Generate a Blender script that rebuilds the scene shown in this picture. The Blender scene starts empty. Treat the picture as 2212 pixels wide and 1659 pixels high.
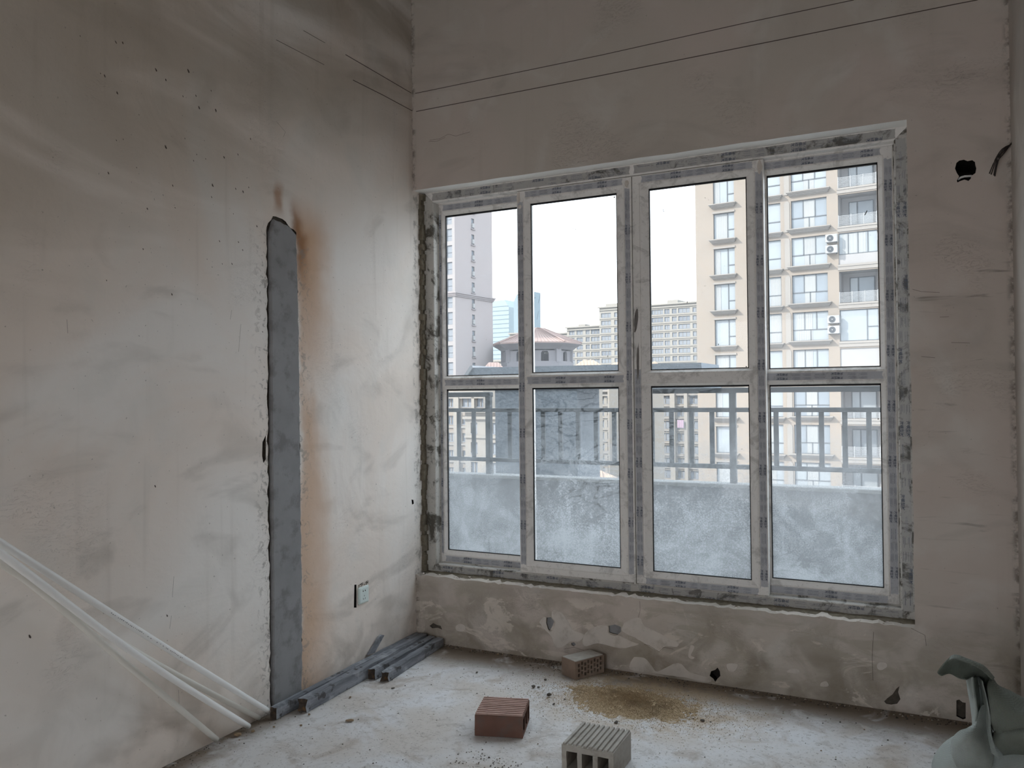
import bpy, bmesh, math, random
import numpy as np
from math import sin, cos, pi, radians, sqrt
from mathutils import Vector, Matrix, noise
from mathutils.geometry import tessellate_polygon
random.seed(7)
S = bpy.context.scene
C = S.collection
# ------------------------------------------------------------------ camera
F, YAW, PITCH, ROLL, CX, CY, CZ = 1750.7, -0.4597, 0.014, -0.0098, 2.669, -4.078, 1.45
fw = Vector((sin(YAW)*cos(PITCH), cos(YAW)*cos(PITCH), sin(PITCH)))
r0 = Vector((cos(YAW), -sin(YAW), 0)); u0 = r0.cross(fw)
rt = r0*cos(ROLL)+u0*sin(ROLL); up = -r0*sin(ROLL)+u0*cos(ROLL)
EYE = Vector((CX, CY, CZ))
cd = bpy.data.cameras.new('camera'); cd.sensor_width = 36; cd.lens = F/2212*36; cd.clip_end = 3000; cd.clip_start = .05
cam = bpy.data.objects.new('camera', cd); C.objects.link(cam)
cam.matrix_world = Matrix.Translation(EYE) @ Matrix((rt, up, -fw)).transposed().to_4x4()
S.camera = cam
def ray(px, py): return fw+rt*((px-1106)/F)-up*((py-829.5)/F)
def onX(px, py, X=0.0): d = ray(px, py); return EYE+d*((X-CX)/d.x)
def onY(px, py, Y=0.0): d = ray(px, py); return EYE+d*((Y-CY)/d.y)
def onZ(px, py, Z=0.0): d = ray(px, py); return EYE+d*((Z-CZ)/d.z)
# ------------------------------------------------------------------ world, sun, added fill lamp, exposure
SKY_H, SKY_Z, SUN, BACK = 3.05, 7.4, 9.5, 1.5
w = bpy.data.worlds.new('sky'); S.world = w; w.use_nodes = True
nt = w.node_tree; nt.nodes.clear()
tc = nt.nodes.new('ShaderNodeTexCoord'); sx = nt.nodes.new('ShaderNodeSeparateXYZ')
nt.links.new(tc.outputs['Generated'], sx.inputs[0])
ab = nt.nodes.new('ShaderNodeMath'); ab.operation = 'MAXIMUM'; ab.inputs[1].default_value = 0
nt.links.new(sx.outputs['Z'], ab.inputs[0])
cr = nt.nodes.new('ShaderNodeValToRGB'); e = cr.color_ramp.elements
e[0].position = 0; e[0].color = (.93, .96, 1, 1); e[1].position = .5; e[1].color = (.80, .91, 1, 1)
nt.links.new(ab.outputs[0], cr.inputs[0])
st = nt.nodes.new('ShaderNodeMath'); st.operation = 'MULTIPLY_ADD'; st.inputs[1].default_value = SKY_Z-SKY_H; st.inputs[2].default_value = SKY_H
nt.links.new(ab.outputs[0], st.inputs[0])
bg = nt.nodes.new('ShaderNodeBackground'); out = nt.nodes.new('ShaderNodeOutputWorld')
nt.links.new(cr.outputs[0], bg.inputs[0]); nt.links.new(st.outputs[0], bg.inputs[1]); nt.links.new(bg.outputs[0], out.inputs[0])
sd = bpy.data.lights.new('sun', 'SUN'); sd.energy = SUN; sd.angle = radians(3); sd.color = (1, .93, .83)
so = bpy.data.objects.new('sun', sd); C.objects.link(so)
so.rotation_euler = Vector((.66, .55, -.62)).to_track_quat('-Z', 'Y').to_euler()
# added fill lamp behind the camera, outside an opening made for it
ad = bpy.data.lights.new('added_fill_light', 'AREA'); ad.shape = 'RECTANGLE'; ad.size = 2.3; ad.size_y = 2.3; ad.energy = BACK; ad.color = (1.0, .96, .93)
ao = bpy.data.objects.new('added_fill_light', ad); C.objects.link(ao)
ao.location = (1.45, -7.2, 1.25); ao.rotation_euler = (radians(90), 0, 0)
S.view_settings.view_transform = 'Standard'; S.view_settings.look = 'None'
S.view_settings.exposure = 0.06; S.view_settings.gamma = 1; S.view_settings.use_curve_mapping = False
S.cycles.max_bounces = 10; S.cycles.diffuse_bounces = 6; S.cycles.transparent_max_bounces = 16
# ------------------------------------------------------------------ helpers
class MB:
    def __init__(s): s.v = []; s.f = []; s.m = []
    def add(s, vs, fs, mi=0):
        b = len(s.v); s.v += [tuple(v) for v in vs]; s.f += [tuple(b+i for i in f) for f in fs]; s.m += [mi]*len(fs); return s
    def box(s, x0, x1, y0, y1, z0, z1, mi=0, M=None):
        vs = [Vector((x, y, z)) for z in (z0, z1) for y in (y0, y1) for x in (x0, x1)]
        if M: vs = [M@v for v in vs]
        return s.add(vs, [(0, 2, 3, 1), (4, 5, 7, 6), (0, 1, 5, 4), (2, 6, 7, 3), (0, 4, 6, 2), (1, 3, 7, 5)], mi)
    def tube(s, pts, r, n=8, mi=0, cap=True, hollow=0):
        pts = [Vector(p) for p in pts]; rings = []
        for i, p in enumerate(pts):
            t = (pts[min(i+1, len(pts)-1)]-pts[max(i-1, 0)]).normalized()
            a = t.cross(Vector((0, 0, 1)) if abs(t.z) < .9 else Vector((1, 0, 0))).normalized(); b = t.cross(a)
            rr = r[i] if isinstance(r, (list, tuple)) else r
            rings.append([p+a*(rr*cos(2*pi*k/n))+b*(rr*sin(2*pi*k/n)) for k in range(n)])
        vs = [v for R_ in rings for v in R_]
        fs = [(i*n+k, i*n+(k+1) % n, (i+1)*n+(k+1) % n, (i+1)*n+k) for i in range(len(pts)-1) for k in range(n)]
        if cap: fs += [tuple(range(n))[::-1], tuple((len(pts)-1)*n+k for k in range(n))]
        return s.add(vs, fs, mi)
    def prism(s, poly, y0, y1, mi=0, ax='y'):       # poly in (x,z) extruded in y (or other axes)
        n = len(poly)
        g = {'y': lambda a, b, t: (a, t, b), 'x': lambda a, b, t: (t, a, b), 'z': lambda a, b, t: (a, b, t)}[ax]
        vs = [g(a, b, y0) for a, b in poly]+[g(a, b, y1) for a, b in poly]
        fs = [(i, (i+1) % n, n+(i+1) % n, n+i) for i in range(n)]
        tri = tessellate_polygon([[Vector((a, b, 0)) for a, b in poly]])
        fs += [tuple(t) for t in tri]+[tuple(n+i for i in t) for t in tri]
        return s.add(vs, fs, mi)
    def build(s, name, mat, parent=None, smooth=False, bevel=0, seg=1, kind=None, label=None, sub=0):
        me = bpy.data.meshes.new(name); me.from_pydata(s.v, [], s.f); 
        mats = mat if isinstance(mat, (list, tuple)) else [mat]
        for m_ in mats: me.materials.append(m_)
        if len(mats) > 1: me.polygons.foreach_set('material_index', s.m)
        bm = bmesh.new(); bm.from_mesh(me); bmesh.ops.recalc_face_normals(bm, faces=bm.faces); bm.to_mesh(me); bm.free()
        if smooth: me.polygons.foreach_set('use_smooth', [True]*len(me.polygons))
        o = bpy.data.objects.new(name, me); C.objects.link(o); o.parent = parent
        if bevel:
            b = o.modifiers.new('b', 'BEVEL'); b.width = bevel; b.segments = seg; b.limit_method = 'ANGLE'; b.angle_limit = radians(40)
        if sub: q = o.modifiers.new('s', 'SUBSURF'); q.levels = sub; q.render_levels = sub
        if kind: o['kind'] = kind
        if label: o['label'] = label
        return o
def thing(name, label, cat, loc=(0, 0, 0), rotz=0, group=None, kind=None):
    o = bpy.data.objects.new(name, None); C.objects.link(o); o.location = loc; o.rotation_euler = (0, 0, rotz); o.empty_display_size = .1
    if kind: o['kind'] = kind
    if label: o['label'] = label
    if cat: o['category'] = cat
    if group: o['group'] = group
    return o
def tag(o, label, cat, group=None, kind=None):
    o['label'] = label; o['category'] = cat
    if group: o['group'] = group
    if kind: o['kind'] = kind
    return o
def copy_tree(o, parent=None):
    c = o.copy(); C.objects.link(c); c.parent = parent
    for ch in list(o.children): copy_tree(ch, c)
    return c
def at_base(o, base):   # shift a mesh authored in world space so that its origin sits at base
    o.data.transform(Matrix.Translation(-Vector(base))); o.location = base; return o
# ------------------------------------------------------------------ node helper
class G:
    def __init__(s, name):
        s.mat = bpy.data.materials.new(name); s.mat.use_nodes = True; s.t = s.mat.node_tree; s.t.nodes.clear()
        s.out = s.t.nodes.new('ShaderNodeOutputMaterial'); s.pos = s.t.nodes.new('ShaderNodeTexCoord').outputs['Object']
    def put(s, sock, v):
        if v is None: return
        if isinstance(v, bpy.types.NodeSocket): s.t.links.new(v, sock)
        elif isinstance(v, (tuple, list)) and len(v) == 3 and sock.type == 'RGBA': sock.default_value = (*v, 1)
        else: sock.default_value = v
    def n(s, typ, outp=0, props=None, **kw):
        nd = s.t.nodes.new('ShaderNode'+typ)
        for k, v in (props or {}).items(): setattr(nd, k, v)
        for k, v in kw.items():
            k2 = k.replace('_', ' ')
            s.put(nd.inputs[int(k[1:])] if k[0] == 'i' and k[1:].isdigit() else nd.inputs[k2], v)
        return nd.outputs[outp]
    def m(s, op, a, b=0, c=None, clamp=False): return s.n('Math', 0, dict(operation=op, use_clamp=clamp), i0=a, i1=b, **({'i2': c} if c is not None else {}))
    def mix(s, f, a, b, mode='MIX'):
        nd = s.t.nodes.new('ShaderNodeMix'); nd.data_type = 'RGBA'; nd.blend_type = mode
        s.put(nd.inputs[0], f); s.put(nd.inputs[6], a); s.put(nd.inputs[7], b); return nd.outputs[2]
    def noise(s, scale, detail=4, vec=None, dist=0, rough=.5, col=False, off=None):
        v = vec if vec is not None else s.pos
        if off: v = s.map(v, loc=off)
        return s.n('TexNoise', 1 if col else 0, Vector=v, Scale=scale, Detail=detail, Distortion=dist, Roughness=rough)
    def map(s, vec=None, loc=(0, 0, 0), rot=(0, 0, 0), scale=(1, 1, 1)):
        return s.n('Mapping', 0, None, Vector=vec if vec is not None else s.pos, Location=loc, Rotation=rot, Scale=scale)
    def ramp(s, f, a, b, smooth=True):  # a->0, b->1
        nd = s.t.nodes.new('ShaderNodeMapRange'); nd.interpolation_type = 'SMOOTHSTEP' if smooth else 'LINEAR'
        s.put(nd.inputs[0], f); s.put(nd.inputs[1], a); s.put(nd.inputs[2], b); return nd.outputs[0]
    def xyz(s, vec=None):
        nd = s.t.nodes.new('ShaderNodeSeparateXYZ'); s.put(nd.inputs[0], vec if vec is not None else s.pos); return nd.outputs
    def bump(s, h, strength=.3, dist=.01, normal=None): return s.n('Bump', 0, None, Strength=strength, Distance=dist, Height=h, **({'Normal': normal} if normal else {}))
    def bsdf(s, col, rough=.8, normal=None, spec=.3, metal=0, **kw):
        b = s.t.nodes.new('ShaderNodeBsdfPrincipled'); s.put(b.inputs['Base Color'], col); s.put(b.inputs['Roughness'], rough)
        s.put(b.inputs['Specular IOR Level'], spec); s.put(b.inputs['Metallic'], metal)
        if normal: s.put(b.inputs['Normal'], normal)
        s.t.links.new(b.outputs[0], s.out.inputs[0]); return s.mat
def simple(name, col, rough=.7, var=.12, scale=20, bump=.15, spec=.3, metal=0, bd=.002, dirt=None, dscale=6):
    g = G(name); nz = g.noise(scale, 5); c = g.mix(nz, tuple(x*(1-var) for x in col), tuple(min(1, x*(1+var)) for x in col))
    if dirt: c = g.mix(g.m('MULTIPLY', g.ramp(g.noise(dscale, 6, rough=.65), .48, .68), dirt[3]), c, dirt[:3])
    return g.bsdf(c, rough, g.bump(nz, bump, bd) if bump else None, spec, metal)

def plaster(name, warm, cool, wall, dirty_low=0.0, stain=False):
    g = G(name); x, y, z = g.xyz()
    big = g.noise(.9, 4, dist=1.2); mid = g.noise(3.2, 5, dist=.8, off=(3, 7, 2))
    c = g.mix(g.ramp(big, .36, .64), warm, cool)
    c = g.mix(g.m('MULTIPLY', g.ramp(mid, .5, .75), .35), c, (.66, .64, .60))
    # broad trowel smears
    sm = g.noise(1.4, 5, vec=g.map(rot=(.5, .6, .3), scale=(1, 1, 2.2)), dist=1.6, off=(11, 3, 5))
    c = g.mix(g.m('MULTIPLY', g.ramp(sm, .52, .72), .30), c, (.30, .27, .235))
    # rising grime near the floor, patchy
    lowm = g.m('MULTIPLY', g.ramp(z, .62, .0), g.ramp(g.noise(5, 6, dist=.6, off=(1, 2, 9)), .38, .66))
    c = g.mix(g.m('MULTIPLY', lowm, dirty_low), c, (.25, .21, .165))
    # short dark scrapes
    st = g.noise(9, 8, vec=g.map(rot=(.2, .35, .5), scale=(1, 1, 3.5)), dist=2.2, rough=.7, off=(4, 4, 4))
    band = g.m('SUBTRACT', 1, g.ramp(g.m('ABSOLUTE', g.m('SUBTRACT', st, .5)), 0, .006))
    gate = g.ramp(g.noise(2.1, 3, off=(8, 1, 6)), .56, .68)
    scr = g.m('MULTIPLY', band, gate)
    c = g.mix(g.m('MULTIPLY', scr, .6), c, (.17, .145, .12))
    # vertical streaks
    vs = g.noise(14, 4, vec=g.map(scale=(1, 1, .06)), off=(2, 2, 2))
    c = g.mix(g.m('MULTIPLY', g.ramp(vs, .56, .76), .16), c, (.36, .31, .26))
    if wall == 'w':
        cg = g.m('MULTIPLY', g.m('MAXIMUM', g.ramp(x, .035, .0), g.ramp(x, 3.03, 3.062)), g.ramp(g.noise(16, 7, rough=.7, off=(6, 6, 1)), .44, .6)); c = g.mix(g.m('MULTIPLY', cg, .8), c, (.14, .12, .10))
        hz = g.noise(6, 5, vec=g.map(scale=(.55, 1, 4.5)), dist=.5, off=(3, 1, 8))
        hs_ = g.m('MULTIPLY', g.m('MULTIPLY', g.ramp(x, 2.66, 2.72), g.ramp(hz, .60, .74)), g.ramp(z, 2.3, 2.0)); c = g.mix(g.m('MULTIPLY', hs_, .75), c, (.22, .19, .165))
        ck = g.noise(7, 9, vec=g.map(rot=(0, .3, 0), scale=(1, 1, 1.6)), dist=2.4, rough=.72, off=(7, 7, 2)); ckb = g.m('SUBTRACT', 1, g.ramp(g.m('ABSOLUTE', g.m('SUBTRACT', ck, .5)), 0, .005))
        c = g.mix(g.m('MULTIPLY', g.m('MULTIPLY', ckb, g.ramp(z, .42, .3)), g.m('MULTIPLY', g.ramp(g.noise(4, 4, off=(1, 9, 2)), .45, .55), .75)), c, (.16, .135, .11))
        blk = g.ramp(g.noise(5.5, 7, vec=g.map(scale=(.7, 1, 1.3)), dist=1.0, rough=.66, off=(12, 3, 6)), .55, .60)
        c = g.mix(g.m('MULTIPLY', g.m('MULTIPLY', blk, g.ramp(z, .40, .30)), .7), c, (.66, .59, .52))
        ug = g.m('MULTIPLY', g.m('MULTIPLY', g.ramp(z, .46, .30), g.ramp(g.noise(3.4, 6, vec=g.map(scale=(1, 1, 2.2)), dist=1.5, rough=.62, off=(1, 5, 5)), .47, .62)), .65); c = g.mix(ug, c, (.38, .335, .275))
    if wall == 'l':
        # brown clouds that also paint in the shade of the upper wall
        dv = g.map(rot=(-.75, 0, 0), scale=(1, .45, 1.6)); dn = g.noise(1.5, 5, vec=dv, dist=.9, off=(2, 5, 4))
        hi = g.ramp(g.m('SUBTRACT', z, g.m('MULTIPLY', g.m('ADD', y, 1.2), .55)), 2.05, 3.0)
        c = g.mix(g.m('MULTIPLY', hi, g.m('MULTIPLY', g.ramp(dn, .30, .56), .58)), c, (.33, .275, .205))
        cg = g.m('MULTIPLY', g.ramp(y, -.022, .004), g.ramp(g.noise(16, 7, rough=.7, off=(2, 6, 1)), .48, .64)); c = g.mix(g.m('MULTIPLY', cg, .6), c, (.18, .16, .14))
    # small pits
    pit = g.ramp(g.noise(70, 2), .70, .76); c = g.mix(g.m('MULTIPLY', pit, .5), c, (.2, .18, .16))
    if stain:   # rust stain beside the mortar strip
        yy = g.m('ADD', y, g.m('MULTIPLY', g.m('SUBTRACT', g.noise(3.5, 5), .5), .22))
        near = g.m('MULTIPLY', g.ramp(yy, -1.03, -.985), g.ramp(yy, -.70, -.95))
        top = g.ramp(z, 2.47, 2.22)
        fade = g.ramp(z, 1.15, 2.25)
        blot = g.ramp(g.noise(2.4, 5, vec=g.map(scale=(1, 1, .35)), off=(5, 9, 1)), .40, .60)
        amt = g.m('MULTIPLY', g.m('MULTIPLY', near, top), g.m('ADD', g.m('MULTIPLY', fade, .8), g.m('ADD', g.m('MULTIPLY', blot, .65), .12)), clamp=True)
        c = g.mix(amt, c, (.56, .36, .23))
        core = g.m('MULTIPLY', g.m('MULTIPLY', g.ramp(yy, -1.06, -1.0), g.ramp(yy, -.93, -1.0)), g.m('MULTIPLY', g.ramp(z, 2.44, 2.28), g.ramp(z, 1.9, 2.2)))
        c = g.mix(g.m('MULTIPLY', core, .75), c, (.26, .115, .045))
        t2 = g.m('MULTIPLY', g.m('MULTIPLY', g.ramp(g.m('ABSOLUTE', g.m('ADD', yy, 1.14)), .06, .01), g.ramp(g.m('ABSOLUTE', g.m('SUBTRACT', z, 2.39)), .10, .02)), .7)
        c = g.mix(t2, c, (.36, .19, .10))
        # loose mortar smears right beside the strip
        ed = g.m('MULTIPLY', g.ramp(g.m('ABSOLUTE', g.m('ADD', y, 1.12)), .24, .10), g.ramp(g.noise(26, 7, dist=.8, rough=.7), .53, .60))
        c = g.mix(g.m('MULTIPLY', ed, g.m('MULTIPLY', g.ramp(z, 2.3, 2.15), .65)), c, (.27, .245, .22))
    h = g.m('ADD', g.m('MULTIPLY', g.noise(2.2, 4, dist=.8), 1.0), g.m('MULTIPLY', g.noise(22, 6, rough=.6), .12))
    h = g.m('SUBTRACT', h, g.m('MULTIPLY', scr, .25))
    rl = g.m('MULTIPLY', g.ramp(z, .7, .2), g.noise(12, 6, dist=1.5)); h = g.m('ADD', h, g.m('MULTIPLY', rl, .25*dirty_low))
    return g.bsdf(c, .93, g.bump(h, .55, .02), .12)
M = {}
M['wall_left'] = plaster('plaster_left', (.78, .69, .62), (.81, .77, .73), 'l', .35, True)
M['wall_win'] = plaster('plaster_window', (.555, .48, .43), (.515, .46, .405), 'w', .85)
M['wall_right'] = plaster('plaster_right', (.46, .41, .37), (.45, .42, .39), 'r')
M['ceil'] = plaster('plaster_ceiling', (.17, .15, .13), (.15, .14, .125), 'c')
M['mortar'] = simple('grey_mortar', (.265, .26, .265), .95, .22, 7, .5, .1, bd=.006, dirt=(.15, .14, .14, .6), dscale=11)
M['rubble'] = simple('rubble_and_shaded_edge', (.10, .085, .07), .95, .4, 60, .8, .05, bd=.008)
M['patch'] = simple('pale_putty', (.60, .545, .495), .95, .14, 14, .5, .1, bd=.004, dirt=(.40, .35, .30, .6), dscale=13)
M['reveal'] = simple('white_lit_reveal_plaster', (.80, .78, .75), .9, .06, 12, .3, .1, bd=.003)  # white plaster, paler than the walls to paint in light from below
M['hole'] = simple('dark_cavity', (.035, .03, .027), .95, .4, 30, .5, .02)
M['pencil'] = simple('dark_line', (.09, .07, .06), .9, .1, 20, 0)
def floor_mat():
    g = G('concrete_floor'); x, y, z = g.xyz()
    c = g.mix(g.ramp(g.noise(1.5, 5, dist=.8), .35, .65), (.56, .515, .475), (.64, .63, .63))
    c = g.mix(g.m('MULTIPLY', g.ramp(g.noise(2.3, 6, dist=1, off=(3, 1, 0)), .50, .70), .55), c, (.70, .715, .75))
    c = g.mix(g.m('MULTIPLY', g.ramp(g.noise(3.7, 7, dist=.7, rough=.62, off=(9, 4, 0)), .52, .66), .55), c, (.34, .27, .21))
    c = g.mix(g.m('MULTIPLY', g.ramp(g.noise(13, 8, dist=1.2, rough=.7, off=(4, 4, 1)), .52, .64), .35), c, (.30, .265, .235))
    c = g.mix(g.m('MULTIPLY', g.ramp(g.noise(55, 6, rough=.7), .57, .65), .55), c, (.17, .15, .13))
    c = g.mix(g.ramp(g.noise(150, 2), .70, .74), c, (.1, .09, .08))
    c = g.mix(g.m('MULTIPLY', g.ramp(g.noise(110, 2, off=(5, 5, 5)), .72, .75), .8), c, (.75, .74, .72))
    # dirt along the two walls, with the window wall's shadow band painted in
    edge = g.m('MAXIMUM', g.ramp(y, -.42, -.08), g.ramp(x, .2, .02))
    c = g.mix(g.m('MULTIPLY', edge, g.ramp(g.noise(6, 6, dist=1, off=(2, 8, 0)), .22, .48)), c, (.19, .15, .115))
    # sandy film around the sand pile
    dx = g.m('MULTIPLY', g.m('SUBTRACT', x, 1.50), 1.25); dy = g.m('MULTIPLY', g.m('ADD', y, .40), 1.8)
    dd = g.m('SQRT', g.m('ADD', g.m('MULTIPLY', dx, dx), g.m('MULTIPLY', dy, dy)))
    sand = g.m('MULTIPLY', g.ramp(dd, .95, .2), g.ramp(g.noise(9, 8, rough=.72, off=(7, 7, 0)), .36, .58))
    c = g.mix(g.m('MULTIPLY', sand, .85), c, (.42, .31, .195))
    h = g.m('ADD', g.noise(4, 8, dist=.8, rough=.6), g.m('MULTIPLY', g.noise(60, 6), .25))
    return g.bsdf(c, .8, g.bump(h, .6, .012), .25)
M['floor'] = floor_mat()
def pvc_mat(name, col, amt, seed=0, dk=(.13, .12, .105)):
    g = G(name)
    c = g.mix(g.noise(18, 4), tuple(v*.94 for v in col), col)
    d = g.ramp(g.noise(10, 8, dist=.6, rough=.68, off=(seed, 2, 1)), .50, .64); c = g.mix(g.m('MULTIPLY', d, amt), c, dk)
    d2 = g.ramp(g.noise(60, 5, rough=.7, off=(seed, 5, 3)), .58, .66); c = g.mix(g.m('MULTIPLY', d2, amt*.7), c, (.2, .18, .16))
    return g.bsdf(c, .5, g.bump(g.noise(80, 3), .1, .001), .35)
M['pvc'] = pvc_mat('white_pvc', (.76, .73, .70), .35)
M['pvc_dirty'] = pvc_mat('dirty_pvc', (.50, .475, .44), 1.0, 4, (.09, .08, .065))
M['film'] = pvc_mat('protective_film', (.44, .44, .465), .30, 9)
M['film_dirty'] = pvc_mat('worn_protective_film', (.40, .385, .37), .95, 13, (.08, .075, .065))
M['ink'] = simple('blue_black_ink', (.11, .12, .15), .6, .3, 30, 0)
M['ink_grey'] = simple('grey_ink', (.27, .27, .29), .6, .3, 30, 0)
M['gasket'] = simple('black_gasket', (.012, .012, .014), .6, .1, 10, 0)
M['foam'] = simple('crumbling_sealant', (.17, .145, .11), .95, .5, 45, .9, .05, bd=.008)
def glass_mat(name, base, blot, seed, smear, low):
    """dusty window glass: clear glass with a dust film that lets light through and stands in for distance haze"""
    g = G(name); x, y, z = g.xyz()
    n1 = g.noise(2.2, 7, dist=1.8, rough=.62, off=(seed, 1, 0)); n3 = g.noise(7, 6, dist=1.2, rough=.65, off=(seed, 7, 7))
    n2 = g.noise(170, 3, off=(seed, 0, 4))
    drip = g.noise(30, 4, vec=g.map(scale=(1, 1, .07)), off=(seed, 3, 0))
    d = g.m('ADD', base, g.m('MULTIPLY', g.ramp(n1, .36, .64), blot))
    d = g.m('ADD', d, g.m('MULTIPLY', g.ramp(n3, .36, .64), blot*.7))
    d = g.m('ADD', d, g.m('MULTIPLY', g.ramp(n2, .42, .66), .20*smear+.02))
    d = g.m('ADD', d, g.m('MULTIPLY', g.ramp(drip, .52, .75), .09*smear))
    if low: d = g.m('ADD', g.m('MULTIPLY', d, g.ramp(z, 1.7, .85)), g.m('MULTIPLY', g.ramp(z, 1.0, .55), low)); d = g.m('ADD', d, .05)
    # wiped finger marks leave cleaner strokes, thin light scratches stay dusty
    wv = g.noise(2.6, 3, vec=g.map(rot=(0, .7, 0), scale=(1, 1, 2.2)), dist=3.0, off=(seed*2, 6, 2))
    wipe = g.m('MULTIPLY', g.m('SUBTRACT', 1, g.ramp(g.m('ABSOLUTE', g.m('SUBTRACT', wv, .5)), .0, .045)), g.ramp(g.noise(1.9, 2, off=(seed, 9, 9)), .44, .55))
    d = g.m('SUBTRACT', d, g.m('MULTIPLY', wipe, .19*smear))
    wv2 = g.noise(5, 6, vec=g.map(rot=(0, -.5, 0), scale=(1, 1, 3)), dist=3.5, off=(seed*3, 2, 5))
    scr = g.m('SUBTRACT', 1, g.ramp(g.m('ABSOLUTE', g.m('SUBTRACT', wv2, .5)), .0, .008))
    d = g.m('ADD', d, g.m('MULTIPLY', scr, .16*smear))
    sp = g.ramp(g.noise(90, 2, off=(seed, 2, 2)), .74, .77)
    d = g.m('MINIMUM', g.m('MAXIMUM', d, .01), .9)
    tr = g.n('BsdfTransparent', 0, None, Color=(.95, .97, .98))
    tl = g.n('BsdfTranslucent', 0, None, Color=(.325, .34, .355))
    df = g.n('BsdfDiffuse', 0, None, Color=(.30, .31, .32))
    du = g.n('MixShader', 0, None, i0=.22, i1=tl, i2=df)
    mx = g.n('MixShader', 0, None, i0=d, i1=tr, i2=du)
    spk = g.n('BsdfDiffuse', 0, None, Color=(.18, .18, .18))
    mx = g.n('MixShader', 0, None, i0=g.m('MULTIPLY', sp, .55), i1=mx, i2=spk)
    gl = g.n('BsdfGlossy', 0, None, Color=(1, 1, 1), Roughness=.03)
    fr = g.n('Fresnel', 0, None, IOR=1.45)
    mx = g.n('MixShader', 0, None, i0=g.m('MULTIPLY', fr, .6), i1=mx, i2=gl)
    g.t.links.new(mx, g.out.inputs[0]); return g.mat
GL = [(glass_mat('glass_upper_%d' % i, .12, .06, i*3.3, .12, 0), glass_mat('glass_lower_%d' % i, .12, .24, i*5.1+2, [.8, 1.3, 1.1, .8][i], .26)) for i in range(4)]  # even base veil: dust that also paints in the distance haze
M['conc_out'] = simple('balcony_concrete', (.15, .15, .155), .95, .3, 8, .5, .1, bd=.01, dirt=(.11, .11, .11, .7), dscale=4)
M['coping'] = simple('pale_coping', (.36, .36, .34), .9, .2, 12, .3)
M['coping_dull'] = simple('weathered_coping', (.20, .20, .195), .9, .2, 12, .3)
M['smear'] = simple('grey_dirt_smear', (.17, .155, .145), .9, .3, 40, .3)
M['rail'] = simple('grey_steel_railing', (.05, .055, .06), .7, .2, 30, .1)
# ------------------------------------------------------------------ room shell
WX, CH, RX, BY = 2.66, 3.9, 3.062, -7.0
def outline_noise(pts, amp, step, seed=0):
    o = []
    for i, p in enumerate(pts):
        q = pts[(i+1) % len(pts)]; a = Vector(p); b = Vector(q); n = max(1, int((b-a).length/step)); nr = Vector((-(b-a).y, (b-a).x)).normalized()
        for k in range(n):
            t = a.lerp(b, k/n); o.append(t+nr*(noise.noise(Vector((t.x*23+seed, t.y*23, seed)))*amp+noise.noise(Vector((t.x*70+seed, t.y*70, seed)))*amp*.5))
    return o
def skin(outer, holes, to3d, wallmat, name, inward, parent=None, extra=None):
    """wall skin with recesses cut into it; holes = [(outline, depth, side material, back material)]"""
    bm = bmesh.new(); mats = [wallmat]; 
    def idx(m_):
        if m_ not in mats: mats.append(m_)
        return mats.index(m_)
    edges = []
    loops = []
    for ol in [outer]+[h[0] for h in holes]:
        vs = [bm.verts.new(to3d(p[0], p[1], 0)) for p in ol]; loops.append(vs)
        edges += [bm.edges.new((vs[i], vs[(i+1) % len(vs)])) for i in range(len(vs))]
    bmesh.ops.triangle_fill(bm, edges=edges, use_beauty=True)
    for (ol, dep, sm, bmt), vs in zip(holes, loops[1:]):
        bk = [bm.verts.new(to3d(p[0], p[1], dep)) for p in ol]; n = len(vs)
        for i in range(n): bm.faces.new((vs[i], vs[(i+1) % n], bk[(i+1) % n], bk[i])).material_index = idx(sm)
        for t in tessellate_polygon([[Vector((p[0], p[1], 0)) for p in ol]]):
            try: bm.faces.new([bk[i] for i in t]).material_index = idx(bmt)
            except ValueError: pass
    if extra:
        for (i0, i1, dep) in extra:   # reveal: push run of outer loop verts inward
            vs = loops[0][i0:i1+1]; bk = [bm.verts.new(to3d(outer[i][0], outer[i][1], dep)) for i in range(i0, i0+len(vs))]
            for i in range(len(vs)-1): bm.faces.new((vs[i], vs[i+1], bk[i+1], bk[i])).material_index = idx(M['reveal'] if vs[i].co.z > .5 else wallmat)
    me = bpy.data.meshes.new(name); bm.to_mesh(me); bm.free()
    for m_ in mats: me.materials.append(m_)
    o = bpy.data.objects.new(name, me); C.objects.link(o); o.parent = parent; o['kind'] = 'structure'
    return o
def pxX(pts): return [(onX(*p).y, onX(*p).z) for p in pts]
def pxY(pts): return [(onY(*p).x, onY(*p).z) for p in pts]
# left wall: mortar strip recess + little box hole beside the socket
strip = outline_noise([(-1.222, .012), (-1.012, .012), (-1.008, .5), (-1.015, 1.2), (-1.02, 1.8), (-1.03, 2.245), (-1.10, 2.29), (-1.19, 2.30), (-1.232, 2.24), (-1.226, 1.6), (-1.232, 1.25), (-1.224, .6)], .012, .02, 3)
lh = [(strip, .010, M['rubble'], M['rubble'])]  # dark rim painted in for the shaded edge of the mortar strip
lh.append(([(-.598, .335), (-.575, .330), (-.575, .452), (-.592, .455)], .03, M['hole'], M['hole']))
lh.append((pxX([(889, 1079), (893, 1080), (894, 1088), (890, 1090)]), .02, M['hole'], M['hole']))
lh.append((pxX([(567, 955), (574.2, 940), (574.2, 992), (569, 1000), (566, 985)]), .012, M['rubble'], M['rubble']))
L = skin([(BY, 0), (.26, 0), (.26, CH), (BY, CH)], lh, lambda a, b, d: (-d, a, b), M['wall_left'], 'wall_left', None)
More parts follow.
